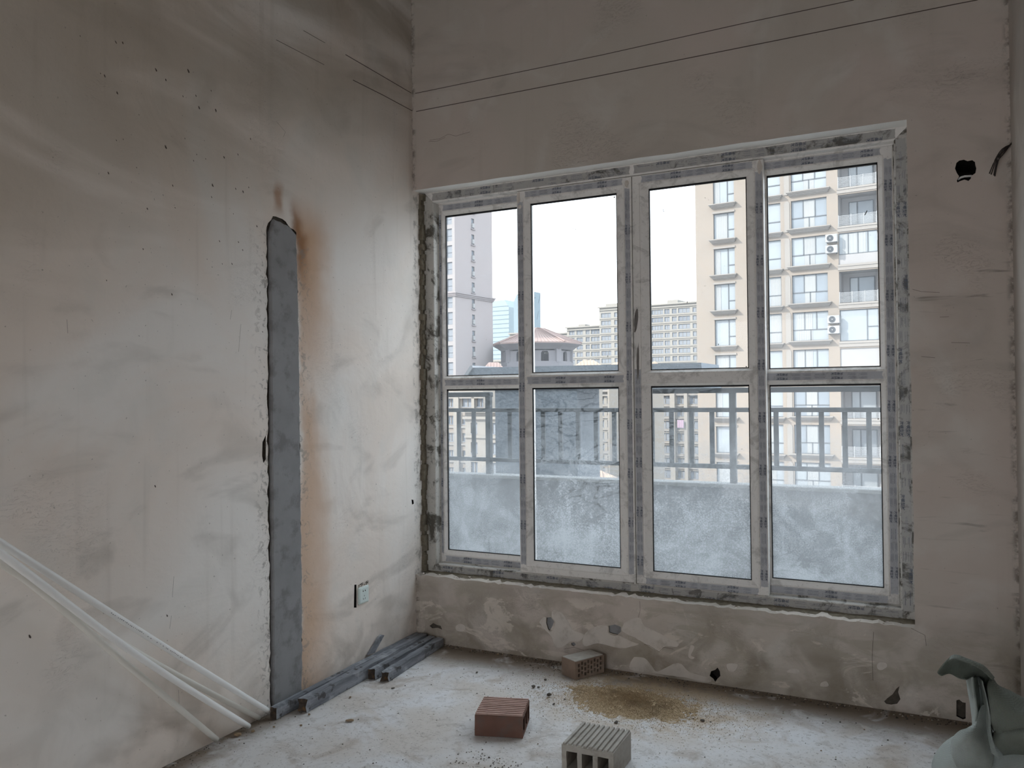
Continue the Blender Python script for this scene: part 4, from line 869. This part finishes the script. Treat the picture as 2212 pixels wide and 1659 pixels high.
# ------------------------------------------------------------------ things in the room
M['red'] = simple('red_brick_shaded', (.155, .085, .066), .9, .28, 14, .5, .15, bd=.004, dirt=(.12, .10, .09, .6), dscale=9)
M['redtop'] = simple('red_brick_lit_top', (.44, .30, .26), .9, .2, 18, .5, .15, bd=.004, dirt=(.20, .13, .11, .5), dscale=14)  # top lightened and body darkened to paint in the fall of light
M['brown'] = simple('brown_brick', (.24, .175, .135), .9, .25, 18, .6, .1, bd=.004, dirt=(.36, .30, .25, .6), dscale=7)
M['block'] = simple('grey_block', (.40, .37, .33), .95, .18, 30, .7, .1, bd=.004, dirt=(.22, .19, .16, .5), dscale=12)
def hollow(name, label, cat, Lx, Dy, H, face, nh, ribs, mats, loc, rot, hole_h=.62, hd=None, cols=None):
    """brick: Lx (x) by Dy (y) by H; holes open on the face; ribs run across the top"""
    T = thing(name, label, cat, loc, rot)
    q = MB(); t = .012
    if face == 'x+':      # holes run along x
        hs = nh
        holes = []
        z0, z1 = H*.14, H*.86
        wv = (Dy-t*(hs+1))/hs
        for k in range(hs): a = -Dy/2+t+k*(wv+t); holes.append((a, a+wv, z0, z1))
        g1 = MB(); gridwall(g1, -Dy/2, Dy/2, 0, H, holes, -Lx)
        q.add([(Lx/2+y_, x_, z_) for x_, y_, z_ in g1.v], g1.f, 0)
        g2 = MB(); g2.add([(-Dy/2, 0, 0), (Dy/2, 0, 0), (Dy/2, 0, H), (-Dy/2, 0, H)], [(0, 1, 2, 3)]); q.add([(-Lx/2, x_, z_) for x_, y_, z_ in g2.v], g2.f, 0)  # back closed off, added to keep the openings dark
        q.add([(-Lx/2, -Dy/2, 0), (Lx/2, -Dy/2, 0), (Lx/2, -Dy/2, H), (-Lx/2, -Dy/2, H), (-Lx/2, Dy/2, 0), (Lx/2, Dy/2, 0), (Lx/2, Dy/2, H), (-Lx/2, Dy/2, H)], [(0, 1, 2, 3), (4, 5, 6, 7), (0, 1, 5, 4), (3, 2, 6, 7)])
    else:
        z0, z1 = H*.20, H*.80; wv = (Lx-t*1.6*(nh+1))/nh; holes = []
        for k in range(nh): a = -Lx/2+t*1.6+k*(wv+t*1.6); holes.append((a, a+wv, z0, z1))
        g1 = MB(); gridwall(g1, -Lx/2, Lx/2, 0, H, holes, Dy, -Dy/2); q.add(g1.v, g1.f)
        q.add([(-Lx/2, Dy/2, 0), (Lx/2, Dy/2, 0), (Lx/2, Dy/2, H), (-Lx/2, Dy/2, H)], [(0, 1, 2, 3)])  # back face added to block light and darken the openings
        q.add([(-Lx/2, -Dy/2, 0), (Lx/2, -Dy/2, 0), (Lx/2, -Dy/2, H), (-Lx/2, -Dy/2, H), (-Lx/2, Dy/2, 0), (Lx/2, Dy/2, 0), (Lx/2, Dy/2, H), (-Lx/2, Dy/2, H)], [(0, 3, 7, 4), (1, 2, 6, 5), (0, 1, 5, 4), (3, 2, 6, 7)])
    o = q.build('body', mats[0], T)
    bm = bmesh.new(); bm.from_mesh(o.data); bmesh.ops.remove_doubles(bm, verts=bm.verts, dist=.0002)
    bmesh.ops.subdivide_edges(bm, edges=[e_ for e_ in bm.edges if e_.calc_length() > .03], cuts=3, use_grid_fill=True)
    for v in bm.verts: nz = noise.noise_vector(v.co*38+Vector(loc)); v.co += nz*.0016
    bm.to_mesh(o.data); bm.free()
    nr = ribs; r = MB()
    along = face != 'y-'
    for k in range(nr):
        if along: a = -Dy/2+Dy*(k+.5)/nr; hw = Dy/nr*.27; base = (-Lx/2+.002, Lx/2-.002, a-hw, a+hw)
        else: a = -Lx/2+Lx*(k+.5)/nr; hw = Lx/nr*.32; base = (a-hw, a+hw, -Dy/2+.002, Dy/2-.002)
        n_ = 6; vs = []
        for j in range(n_+1):
            f = j/n_; j1 = .0012*noise.noise(Vector((k*3.1, f*5, 1))); hz = H+.0075+.0018*noise.noise(Vector((k*2.3, f*6, 4)))
            if along: x_ = base[0]+(base[1]-base[0])*f; vs += [(x_, base[2]+j1, H-.001), (x_, base[3]+j1, H-.001), (x_, base[3]-.001+j1, hz), (x_, base[2]+.001+j1, hz)]
            else: y_ = base[2]+(base[3]-base[2])*f; vs += [(base[0]+j1, y_, H-.001), (base[1]+j1, y_, H-.001), (base[1]-.001+j1, y_, hz), (base[0]+.001+j1, y_, hz)]
        r = MB(); r.add(vs, [(j*4+c_, j*4+(c_+1) % 4, j*4+4+(c_+1) % 4, j*4+4+c_) for j in range(n_) for c_ in range(4)]+[(0, 1, 2, 3), (n_*4, n_*4+1, n_*4+2, n_*4+3)])
        r.build('rib', mats[1], T)
    return T
RBR = hollow('hollow_brick', 'red hollow brick with a finely ribbed top, left of the sand', 'brick', .207, .20, .088, 'x+', 3, 10, (M['red'], M['redtop']), (1.040, -.911, 0), radians(17))
GBR = hollow('hollow_block', 'pale grey hollow block with three dark openings nearest the camera', 'brick', .207, .222, .108, 'y-', 3, 10, (M['block'], M['block']), (1.540, -1.080, 0), radians(1))
# brown perforated brick against the wall
T = thing('perforated_brick', 'brown brick full of small holes leaning by the wall under the window', 'brick', (1.106, -.120, 0), radians(62))
Lb, Db, Hb = .195, .11, .090; holes = []
for r_ in range(3):
    for c_ in range(8):
        a = -Lb/2+.018+c_*.0212; z = .010+r_*.025+(.008 if c_ % 2 else 0)
        if z+.017 < Hb-.004: holes.append((a, a+.0125, z, z+.0165))
g1 = MB(); gridwall(g1, -Lb/2, Lb/2, 0, Hb, holes, .06, -Db/2)
g1.add([(-Lb/2, -Db/2, 0), (Lb/2, -Db/2, 0), (Lb/2, -Db/2, Hb), (-Lb/2, -Db/2, Hb), (-Lb/2, Db/2, 0), (Lb/2, Db/2, 0), (Lb/2, Db/2, Hb), (-Lb/2, Db/2, Hb)], [(0, 3, 7, 4), (1, 2, 6, 5), (0, 1, 5, 4), (3, 2, 6, 7), (4, 5, 6, 7)])
for (a, b, c, d) in holes: g1.add([(a, -Db/2+.06, c), (b, -Db/2+.06, c), (b, -Db/2+.06, d), (a, -Db/2+.06, d)], [(0, 1, 2, 3)])
g1.build('body', M['brown'], T); q = MB(); q.box(-Lb/2+.003, Lb/2-.003, -Db/2+.003, Db/2-.003, Hb-.001, Hb+.004); q.build('mortar_skim', M['block'], T, bevel=.003)
# sand pile
M['sand'] = simple('coarse_sand', (.42, .315, .20), .95, .35, 90, 1.0, .05, bd=.006, dirt=(.22, .16, .10, .5), dscale=9)
sp = MB(); nr_, na = 60, 200; cx_, cy_ = 1.455, -.395
for i in range(nr_+1):
    for j in range(na):
        a = 2*pi*j/na; f = i/nr_; R_ = 1+.22*noise.noise(Vector((cos(a)*1.3, sin(a)*1.3, 7)))+.10*noise.noise(Vector((cos(a)*4, sin(a)*4, 3)))
        x = cx_+cos(a)*f*R_*.34; y = cy_+sin(a)*f*R_*.225
        z = .014*(1-f)**1.1*(1+.6*noise.noise(Vector((x*9, y*9, 2))))+.007*noise.noise(Vector((x*22, y*22, 5)))*(1-f*.4)+.006*noise.noise(Vector((x*60, y*60, 5)))+.0045*noise.noise(Vector((x*140, y*140, 1)))+.0025-.012*max(0, f-.35)
        sp.v.append((x, y, z))
sp.f = [(i*na+j, i*na+(j+1) % na, (i+1)*na+(j+1) % na, (i+1)*na+j) for i in range(nr_) for j in range(na)]; sp.m = [0]*len(sp.f)
SP = sp.build('sand_pile', M['sand'], None, smooth=True); at_base(SP, (cx_, cy_, 0)); tag(SP, 'low spread pile of coarse yellow-brown sand on the concrete floor', 'sand', kind='stuff')
gm = MB(); rs = random.Random(5)
for i in range(14000):
    a = rs.uniform(0, 2*pi); f = abs(rs.gauss(.0, .68)); x = cx_+cos(a)*f*.40; y = cy_+sin(a)*f*.225; r = rs.uniform(.0009, .0024)
    if y > -.01 or x > 2.9: continue
    z = max(0, .022*max(0, 1-f)**.8)-.0005
    b = [(x+r, y, z), (x-r*.6, y+r, z), (x-r*.6, y-r, z), (x, y, z+r*1.5)]; gm.add(b, [(0, 1, 3), (1, 2, 3), (2, 0, 3)])
SG = gm.build('sand_grains', M['sand']); at_base(SG, (cx_, cy_, 0)); SG.parent = SP; SG.location = (0, 0, 0); SG['kind'] = 'stuff'
# lengths of pipe lying against the left wall
M['pipe'] = simple('white_plastic_pipe', (.84, .83, .81), .35, .04, 8, 0, .5); M['pipe2'] = simple('yellowed_shaded_pipe', (.74, .71, .65), .5, .06, 8, 0, .4); M['bore'] = simple('pipe_bore', (.10, .10, .10), .8, .1, 9, 0)  # second pipe tone: yellowed plastic, and shade painted on the wall-side pipe
def pipe(label, pts, r, mat, marks=False):
    P_ = [Vector(p) for p in pts]; base = P_[0].copy(); base.z = 0
    T = thing('plastic_pipe', label, 'pipe', base, 0, 'plastic pipes leaning along the left wall')
    n = 24; path = []
    for i in range(n+1):
        t = i/n; k = min(int(t*(len(P_)-1)), len(P_)-2); lt_ = t*(len(P_)-1)-k
        p_1 = P_[max(k-1, 0)]; a, b = P_[k], P_[k+1]; p2 = P_[min(k+2, len(P_)-1)]
        path.append((.5*((2*a)+(b-p_1)*lt_+(2*p_1-5*a+4*b-p2)*lt_**2+(-p_1+3*a-3*b+p2)*lt_**3))-base)
    q = MB(); q.tube(path, r, 16); q.build('tube', mat, T, smooth=False)
    for p in T.children[0].data.polygons: p.use_smooth = len(p.vertices) == 4
    d = (path[0]-path[1]).normalized(); q = MB(); q.tube([path[0]+d*.0004, path[0]+d*.0008], r*.72, 16); q.build('bore', M['bore'], T)
    if marks:
        q = MB(); a = path[7]; b = path[12]; dr = (b-a).normalized(); sd_ = dr.cross(Vector((0, 0, 1))).normalized(); 
        nn = (EYE-(a+base)).normalized(); nn = (nn-dr*nn.dot(dr)).normalized(); w3 = dr.cross(nn)
        for k in range(46):
            if random.random() < .25: continue
            c_ = a+dr*(.006*k*1.6); l_ = random.uniform(.002, .006); o_ = nn*(r+.0004)+w3*random.uniform(-.001, .001)
            q.add([c_+o_+w3*.0014, c_+o_+dr*l_+w3*.0014, c_+o_+dr*l_-w3*.0014, c_+o_-w3*.0014], [(0, 1, 2, 3)])
        q.build('printed_marks', M['ink_grey'], T)
    return T
rp = .0118
def ext(a, b, t): return a+(b-a)*t
A0 = Vector((.030, -1.243, rp+.001)); A1 = onX(0, 1172, .20)
pipe('white plastic pipe nearest the planks, its end touching the plank', [A0, ext(A0, A1, .5)+Vector((0, 0, -.004)), A1, ext(A0, A1, 1.35)], rp, M['pipe'], True)
B0 = Vector((.014, -1.310, rp+.001)); B1 = onX(300, 1412, .045); B2 = onX(0, 1212, .11)
pipe('shaded plastic pipe lying closest to the wall between the two bright ones', [B0, B1, B2, ext(B1, B2, 1.9)], rp*.98, M['pipe2'])
C0 = Vector((.040, -1.400, rp+.001)); C1 = onX(300, 1418, .12); C2 = onX(0, 1194, .24)
pipe('white plastic pipe in the middle of the leaning bundle, bright along its top', [C0, C1, C2, ext(C1, C2, 1.9)], rp*1.05, M['pipe'])
D0 = Vector((.018, -1.560, rp+.001)); D1 = onX(300, 1457, .065); D2 = onX(90, 1279, .13); D3 = onX(0, 1215, .18)
pipe('yellowish slightly bent plastic pipe, lowest of the bundle', [D0, D1, D2, D3, ext(D2, D3, 2.5)], rp, M['pipe2'])
# weathered timbers along the wall
def wood_mat():
    g = G('weathered_grey_wood'); gr = g.noise(30, 6, vec=g.map(scale=(1, .07, 1)), rough=.65); c = g.mix(g.ramp(gr, .3, .7), (.13, .135, .15), (.29, .295, .32))
    c = g.mix(g.m('MULTIPLY', g.ramp(g.noise(9, 6, rough=.6, off=(3, 3, 3)), .50, .66), .7), c, (.40, .41, .43))
    c = g.mix(g.m('MULTIPLY', g.ramp(g.noise(16, 5, off=(8, 1, 3)), .60, .68), .8), c, (.05, .045, .04))
    return g.bsdf(c, .9, g.bump(gr, .6, .004), .1)
M['wood'] = wood_mat(); M['woodend'] = simple('rotten_wood_end', (.07, .055, .045), .95, .5, 50, .9, .05, bd=.006, dirt=(.28, .14, .05, .5), dscale=40)
def timber(label, a, b, w_, h, seed, jag=.02, roll=0, endmat='woodend', name='timber'):
    a = Vector(a); b = Vector(b); d = (b-a); Ln = d.length; T = thing(name, label, 'timber', (a.x, a.y, 0), 0, 'weathered timbers along the left wall')
    X = d.normalized(); Y = Vector((0, 0, 1)).cross(X).normalized(); Z = X.cross(Y); n = 22; q = MB()
    Rm = Matrix.Rotation(roll, 3, X)
    Y = Rm@Y; Z = Rm@Z
    prof = [(-.5, 0), (-.17, 0), (.17, 0), (.5, 0), (.5, .5), (.5, 1), (.17, 1), (-.17, 1), (-.5, 1), (-.5, .5)]; m_ = len(prof); vs = []
    for i in range(n+1):
        t = i/n
        for (y, z) in prof:
            off = 0
            if i == 0: off = -jag*abs(noise.noise(Vector((y*4, z*4, seed*3.3))))*2
            wv = noise.noise(Vector((t*9, y*2+seed, z*2)))*.004
            c_ = X*(Ln*t-off*1)+Y*(y*w_+wv)+Z*(z*h+(wv if z > 0 else 0)); vs.append(c_+Vector((0, 0, a.z)))
    q.add(vs, [(i*m_+k, i*m_+(k+1) % m_, (i+1)*m_+(k+1) % m_, (i+1)*m_+k) for i in range(n) for k in range(m_)]+[tuple(n*m_+k for k in range(m_))])
    q.build('beam', M['wood'], T, bevel=0)
    e_ = MB(); ctr = sum((Vector(vs[k]) for k in range(m_)), Vector())/m_+X*.012; e_.add([vs[k] for k in range(m_)]+[ctr], [(k, (k+1) % m_, m_) for k in range(m_)]); e_.build('end_grain', M[endmat], T)
    return T
timber('long thin grey timber lying tight against the left wall under the mortar strip', (.060, -1.268, 0), (.021, -.02, .0), .034, .052, 1, .002)
timber('thickest grey timber with a rotten broken end, second from the wall', (.122, -1.155, 0), (.072, -.03, .0), .052, .058, 2, .02)
timber('short grey timber with a broken dark end between two others', (.158, -.665, .0), (.128, -.03, 0), .040, .050, 3, .02, roll=.0)
timber('outermost short grey timber, snapped at a slant', (.235, -.665, .0), (.182, -.03, 0), .045, .046, 4, .03)
q = MB(); pts = [(-.50, .06), (-.44, .055), (-.35, .125), (-.375, .135), (-.40, .128), (-.46, .085)]
q.prism([(a, b) for a, b in pts], .006, .018, ax='x'); o = q.build('wood_sliver', M['wood']); at_base(o, (.012, -.43, .055)); tag(o, 'thin wooden sliver propped between the timbers and the wall', 'wood')
# wall socket
M['plate'] = simple('pale_green_white_plastic', (.66, .73, .70), .35, .03, 20, 0, .4)
SK = thing('wall_socket', 'white five-hole power socket plate on the left wall', 'socket', (0.0, -.522, .387))
q = MB(); q.box(.0, .009, -.044, .044, -.045, .045); q.build('plate', M['plate'], SK, bevel=.003, seg=2)
q = MB(); q.box(.009, .0115, -.038, .038, -.039, .039); fp_ = q.build('insert', M['plate'], SK, bevel=.002)
def slot(y, z, w_, h, r): 
    q = MB(); q.box(.0113, .0119, -w_/2, w_/2, -h/2, h/2); o = q.build('slot', M['hole'], fp_); o.location = (0, y, z); o.rotation_euler = (r, 0, 0)
slot(-.009, .022, .006, .007, .4); slot(.009, .022, .006, .007, -.4); slot(0, -.004, .0025, .008, 0); slot(-.008, -.02, .0025, .009, .5); slot(.008, -.02, .0025, .009, -.5)
q = MB()
for i in range(60):     # crumbled putty above the plate
    y = random.uniform(-.04, .05); z = .048+random.uniform(0, .014)*(1+max(0, y)*10); r = random.uniform(.002, .006)
    q.add([(random.uniform(0, .004), y+random.uniform(-r, r), z+random.uniform(-r, r)) for _ in range(4)], [(0, 1, 2), (0, 2, 3), (0, 1, 3), (1, 2, 3)])
o = q.build('crumbled_putty', M['rubble'], L, kind='stuff'); o.location = (.0, -.522, .387)
# wires sticking out of the corner
M['wire'] = simple('black_wire', (.03, .022, .02), .6, .1, 20, 0)
WR = thing('loose_wires', 'bunch of dark wires hanging out of the corner at the upper right', 'wire', (RX-.01, 0, 2.48))
e0 = onY(2190, 312, 0)
for k, (ex, ey) in enumerate(((2137, 375), (2141, 377), (2147, 379), (2149, 381))):
    e1 = onY(2165+k*2, 322+k*2, -.05); e2 = onY(2150+k*2, 345+k, -.05); e3 = onY(ex, ey, -.04)
    pts = []; ctl = [e0+Vector((0, .03, .004*k)), e0+Vector((-.004, -.012, .004*k)), e1, e2, e3]
    for i in range(13):
        t = i/12*(len(ctl)-1); j = min(int(t), len(ctl)-2); f = t-j; p_1 = ctl[max(j-1, 0)]; a = ctl[j]; b = ctl[j+1]; c_ = ctl[min(j+2, len(ctl)-1)]
        pts.append((.5*((2*a)+(b-p_1)*f+(2*p_1-5*a+4*b-c_)*f**2+(-p_1+3*a-3*b+c_)*f**3))-WR.location)
    q = MB(); q.tube(pts, .0026, 6); q.build('wire', M['wire'], WR, smooth=True)
# duct visible in the wall hole
q = MB(); a = onY(2069, 388, .02); b = onY(2084, 381, .02); c_ = onY(2099, 380, .02); q.tube([a, (a+b)/2+Vector((0, 0, .003)), b, c_], .005, 8)
q.build('duct_rim', M['pipe'], WW, smooth=True)
# ------------------------------------------------------------------ woven sack
def wov(name, col, tr=0):
    g = G(name); w1 = g.n('TexWave', 0, dict(bands_direction='Z'), Vector=g.pos, Scale=90.0, Distortion=1.5); w2 = g.n('TexWave', 0, dict(bands_direction='X'), Vector=g.pos, Scale=90.0, Distortion=1.5)
    wv = g.m('MULTIPLY', w1, w2); c = g.mix(wv, tuple(v*.72 for v in col), col); c = g.mix(g.m('MULTIPLY', g.ramp(g.noise(7, 6), .5, .7), .4), c, (.16, .16, .13))
    return g.bsdf(c, .65, g.bump(g.m('ADD', wv, g.m('MULTIPLY', g.noise(14, 5, dist=.6), 2.5)), .5, .004), .3)
M['weave'] = wov('pale_woven_sack', (.46, .50, .47)); M['weave_d'] = wov('shaded_green_cloth', (.20, .22, .185))  # green mouth cloth darkened to paint in its shaded inner side
def cr_(p, t):
    n = len(p)-1; t = min(max(t*n, 0), n-1e-6); k = int(t); f = t-k; a = p[max(k-1, 0)]; b = p[k]; c_ = p[k+1]; d = p[min(k+2, n)]
    return .5*((2*b)+(c_-a)*f+(2*a-5*b+4*c_-d)*f*f+(-a+3*b-3*c_+d)*f**3)
def sheet(rows_, nu, nv, name, mat, parent, base, amp=.004, fr=14, thick=.003):
    pr = [[Vector(p) for p in r] for r in rows_]; q = MB()
    for i in range(nu+1):
        for j in range(nv+1):
            cv = [cr_(r, j/nv) for r in pr]; p = cr_(cv, i/nu); p = p+noise.noise_vector(p*fr)*amp+noise.noise_vector(p*fr*2.7)*amp*.4; q.v.append(tuple(p-base))
    q.f = [(i*(nv+1)+j, i*(nv+1)+j+1, (i+1)*(nv+1)+j+1, (i+1)*(nv+1)+j) for i in range(nu) for j in range(nv)]; q.m = [0]*len(q.f)
    o = q.build(name, mat, parent, smooth=True); s_ = o.modifiers.new('t', 'SOLIDIFY'); s_.thickness = thick; s_.offset = 0; return o
SB = Vector((2.80, -.80, 0)); SACK = thing('woven_sack', 'pale green woven sack slumped in the right corner with its dark mouth folded over', 'sack', SB)
y_ = lambda px, py, Y: onY(px, py, Y)
# body: closed lumpy bag
q = MB(); nu, nv = 34, 64
prof = [(0, .001), (.12, .001), (.175, .012), (.205, .06), (.205, .12), (.190, .18), (.155, .235), (.105, .285), (.055, .32), (.02, .33)]
for i in range(nu+1):
    t = i/nu; p = cr_([Vector((a, b, 0)) for a, b in prof], t)
    for j in range(nv):
        a = 2*pi*j/nv; rad = p.x*(1+.10*noise.noise(Vector((cos(a)*1.5, sin(a)*1.5, p.y*3)))+.06*noise.noise(Vector((cos(a)*4, sin(a)*4, p.y*9)))+.025*noise.noise(Vector((cos(a)*11, sin(a)*11, p.y*16))))
        x = 2.935-.015*(p.y/.33)+rad*cos(a)*1.05; yy = -.90+rad*sin(a)*.95; z = p.y
        x = min(x, 3.052)
        q.v.append((x-SB.x, yy-SB.y, z+.010*noise.noise(Vector((x*12, yy*12, z*9)))*(1 if z > .02 else 0)))
q.f = [(i*nv+j, i*nv+(j+1) % nv, (i+1)*nv+(j+1) % nv, (i+1)*nv+j) for i in range(nu) for j in range(nv)]; q.m = [0]*len(q.f)
BODY = q.build('sack_body', M['weave'], SACK, smooth=True)
sheet([[y_(2052, 1612, -1.06), y_(2058, 1595, -1.08), y_(2075, 1578, -1.09), y_(2098, 1572, -1.05), y_(2108, 1560, -1.0)],
       [y_(2060, 1640, -1.10), y_(2072, 1612, -1.13), y_(2092, 1592, -1.12), y_(2108, 1570, -1.06), y_(2113, 1540, -1.0)],
       [y_(2080, 1670, -1.10), y_(2105, 1640, -1.12), y_(2118, 1612, -1.10), y_(2124, 1580, -1.04), y_(2120, 1525, -.98)],
       [y_(2130, 1690, -1.06), y_(2140, 1660, -1.08), y_(2145, 1632, -1.06), y_(2146, 1600, -1.0), y_(2130, 1520, -.96)]], 22, 22, 'shoulder_fold', M['weave'], SACK, SB, .003)
sheet([[y_(2088, 1470, -.90), y_(2092, 1500, -.93), y_(2098, 1535, -.97), y_(2100, 1566, -1.0), y_(2096, 1590, -1.03)],
       [y_(2100, 1462, -.98), y_(2104, 1500, -1.0), y_(2110, 1535, -1.02), y_(2108, 1568, -1.04), y_(2112, 1605, -1.08)],
       [y_(2113, 1462, -.90), y_(2117, 1505, -.92), y_(2117, 1540, -.95), y_(2113, 1570, -1.0), y_(2122, 1612, -1.06)],
       [y_(2122, 1470, -.98), y_(2130, 1505, -1.0), y_(2138, 1545, -1.02), y_(2142, 1590, -1.04), y_(2160, 1640, -1.07)]], 20, 24, 'sack_neck', M['weave'], SACK, SB, .002)
# folded-over mouth: arched dark hood with a hanging lip on the left
sheet([[y_(2034, 1460, -.98), y_(2052, 1456, -.94), y_(2074, 1466, -.92), y_(2100, 1472, -.92), y_(2128, 1496, -.92)],
       [y_(2026, 1452, -1.0), y_(2048, 1444, -.95), y_(2078, 1450, -.91), y_(2108, 1462, -.88), y_(2136, 1486, -.86)],
       [y_(2036, 1436, -1.04), y_(2056, 1428, -1.02), y_(2092, 1430, -.95), y_(2124, 1444, -.93), y_(2144, 1470, -.92)],
       [y_(2053, 1418, -1.04), y_(2066, 1415, -1.04), y_(2096, 1426, -1.04), y_(2126, 1440, -1.03), y_(2148, 1464, -1.02)],
       [y_(2050, 1426, -1.08), y_(2064, 1424, -1.08), y_(2094, 1435, -1.08), y_(2120, 1448, -1.07), y_(2144, 1470, -1.05)]], 26, 30, 'folded_mouth', M['weave_d'], SACK, SB, .0022)
sheet([[y_(2128, 1460, -.80), y_(2124, 1490, -.86), y_(2132, 1530, -.90), y_(2144, 1580, -.93), y_(2180, 1612, -.95)],
       [y_(2146, 1462, -.95), y_(2140, 1490, -1.0), y_(2142, 1530, -1.04), y_(2152, 1574, -1.06), y_(2190, 1606, -1.07)],
       [y_(2160, 1478, -.98), y_(2160, 1500, -1.05), y_(2168, 1535, -1.10), y_(2182, 1566, -1.12), y_(2212, 1590, -1.12)],
       [y_(2185, 1490, -.96), y_(2192, 1508, -1.04), y_(2200, 1536, -1.12), y_(2214, 1560, -1.14), y_(2240, 1580, -1.14)],
       [y_(2225, 1515, -.90), y_(2240, 1530, -1.0), y_(2250, 1550, -1.10), y_(2260, 1570, -1.12), y_(2280, 1590, -1.12)]], 26, 30, 'draped_cloth', M['weave_d'], SACK, SB, .010, 9)
sheet([[y_(2142, 1585, -1.00), y_(2165, 1572, -1.04), y_(2195, 1568, -1.08), y_(2240, 1562, -1.10)],
       [y_(2150, 1605, -1.06), y_(2172, 1590, -1.12), y_(2200, 1584, -1.16), y_(2245, 1580, -1.18)],
       [y_(2160, 1620, -1.08), y_(2185, 1612, -1.13), y_(2210, 1608, -1.17), y_(2250, 1604, -1.18)],
       [y_(2170, 1632, -1.02), y_(2195, 1630, -1.06), y_(2215, 1628, -1.1), y_(2255, 1625, -1.12)]], 18, 22, 'lower_fold', M['weave_d'], SACK, SB, .008, 10)
# ------------------------------------------------------------------ crumbs and chips on the floor
M['chip'] = simple('dark_mortar_chip', (.09, .08, .07), .95, .4, 60, .5, .05); M['chip_l'] = simple('pale_mortar_chip', (.42, .38, .32), .95, .3, 60, .5, .05); M['chip_b'] = simple('brown_crumb', (.24, .17, .11), .95, .4, 60, .5, .05)
def chip(px, py, r, mat, label, cat='rubble', name='mortar_chip', flat=.6, el=1.3, group='loose chips on the concrete floor'):
    c_ = onZ(px, py); bm = bmesh.new(); bmesh.ops.create_icosphere(bm, subdivisions=1, radius=r); sd_ = Vector((px*.13, py*.17, 1))
    for v in bm.verts: v.co = Vector((v.co.x*el, v.co.y, v.co.z*flat))*(1+.45*noise.noise(v.co*(1/r)*.8+sd_))
    mz = min(v.co.z for v in bm.verts)
    for v in bm.verts: v.co.z -= mz
    bmesh.ops.rotate(bm, verts=bm.verts, matrix=Matrix.Rotation(px*.7, 3, 'Z')); me = bpy.data.meshes.new(name); bm.to_mesh(me); bm.free(); me.materials.append(mat)
    o = bpy.data.objects.new(name, me); C.objects.link(o); o.location = (c_.x, c_.y, -.001); tag(o, label, cat, group); return o
chip(1152, 1485, .010, M['chip'], 'small black chip on the floor halfway between red and brown bricks, larger of a pair')
chip(1163, 1486, .007, M['chip'], 'small black chip touching the right of a larger black chip, behind the red brick')
chip(1178, 1469, .007, M['chip'], 'tiny dark chip in front and left of the brown perforated brick')
chip(1186, 1504, .010, M['chip'], 'square dark chip on the floor at the left edge of the sand', flat=.8)
chip(1196, 1522, .006, M['chip'], 'tiny dark crumb just left of the sand pile edge')
chip(1220, 1511, .005, M['chip'], 'tiny dark crumb on the left rim of the sand')
chip(1331, 1561, .009, M['chip'], 'dark pointed chip at the front edge of the sand pile', flat=.4, el=1.8)
chip(1517, 1558, .009, M['chip'], 'round dark stone on the floor right of the sand pile', name='pebble')
chip(1535, 1560, .004, M['chip'], 'tiny crumb right of the round dark stone')
chip(755, 1558, .012, M['chip_b'], 'brown crumbly lump on open floor in front of the timbers', flat=.4, el=1.7)
chip(1420, 1531, .010, M['chip_l'], 'whitish flake lying on the right part of the sand pile', flat=.4, el=1.6)
chip(513, 1591, .012, M['chip_b'], 'brown stone on the floor between two pipe ends', flat=.7, el=1.5, name='pebble')
chip(546, 1581, .009, M['chip_b'], 'dark brown lump beside the pipe lying closest to the wall', flat=.7)
chip(472, 1592, .010, M['chip'], 'dark lump by the wall just behind the end of the lowest pipe', flat=.6)
chip(650, 1568, .006, M['chip_b'], 'dark crumb right of the long timber end')
chip(592, 1571, .005, M['chip_b'], 'tiny dark crumb below the end of the long thin timber')
chip(668, 1544, .006, M['chip_b'], 'brown crumb in front of the rotten timber end')
chip(1030, 1453, .006, M['chip'], 'small dark crumb on pale floor near the far corner')
chip(849, 1487, .007, M['chip'], 'dark crumb just in front of the outermost timber', flat=.4, el=1.6)
chip(757, 1507, .006, M['chip_b'], 'small brown crumb in front of the thickest timber', el=1.6)
dm = MB(); rs = random.Random(9)
for i in range(1500):
    k = rs.random()
    if k < .35: x = rs.uniform(.0, 3.0); y = -abs(rs.gauss(0, .035))-.004
    elif k < .5: x = abs(rs.gauss(0, .05))+.004; y = rs.uniform(-1.9, -.02)
    elif k < .62: x = rs.gauss(.93, .09); y = -abs(rs.gauss(.06, .05))
    elif k < .7: x = rs.gauss(1.15, .08); y = rs.gauss(-1.25, .06)
    else: x = rs.uniform(0, 3.0); y = rs.uniform(-2.2, -.02)
    r = rs.uniform(.0012, .0042)*(1.3 if k < .35 else 1)
    if y > -.003 or x < .002: continue
    dm.add([(x+r*rs.uniform(.6, 1.3), y, -.001), (x-r, y+r*.8, -.001), (x-r*.8, y-r, -.001), (x+r*.1, y, r*rs.uniform(.5, 1.2))], [(0, 1, 3), (1, 2, 3), (2, 0, 3)], rs.choice([0, 0, 0, 1, 2]))
DM = dm.build('floor_grit', [M['chip'], M['chip_l'], M['chip_b']]); at_base(DM, (1.5, -1.0, 0)); tag(DM, 'fine dark grit and crumbs sprinkled over the concrete floor and along its edges', 'grit', kind='stuff')
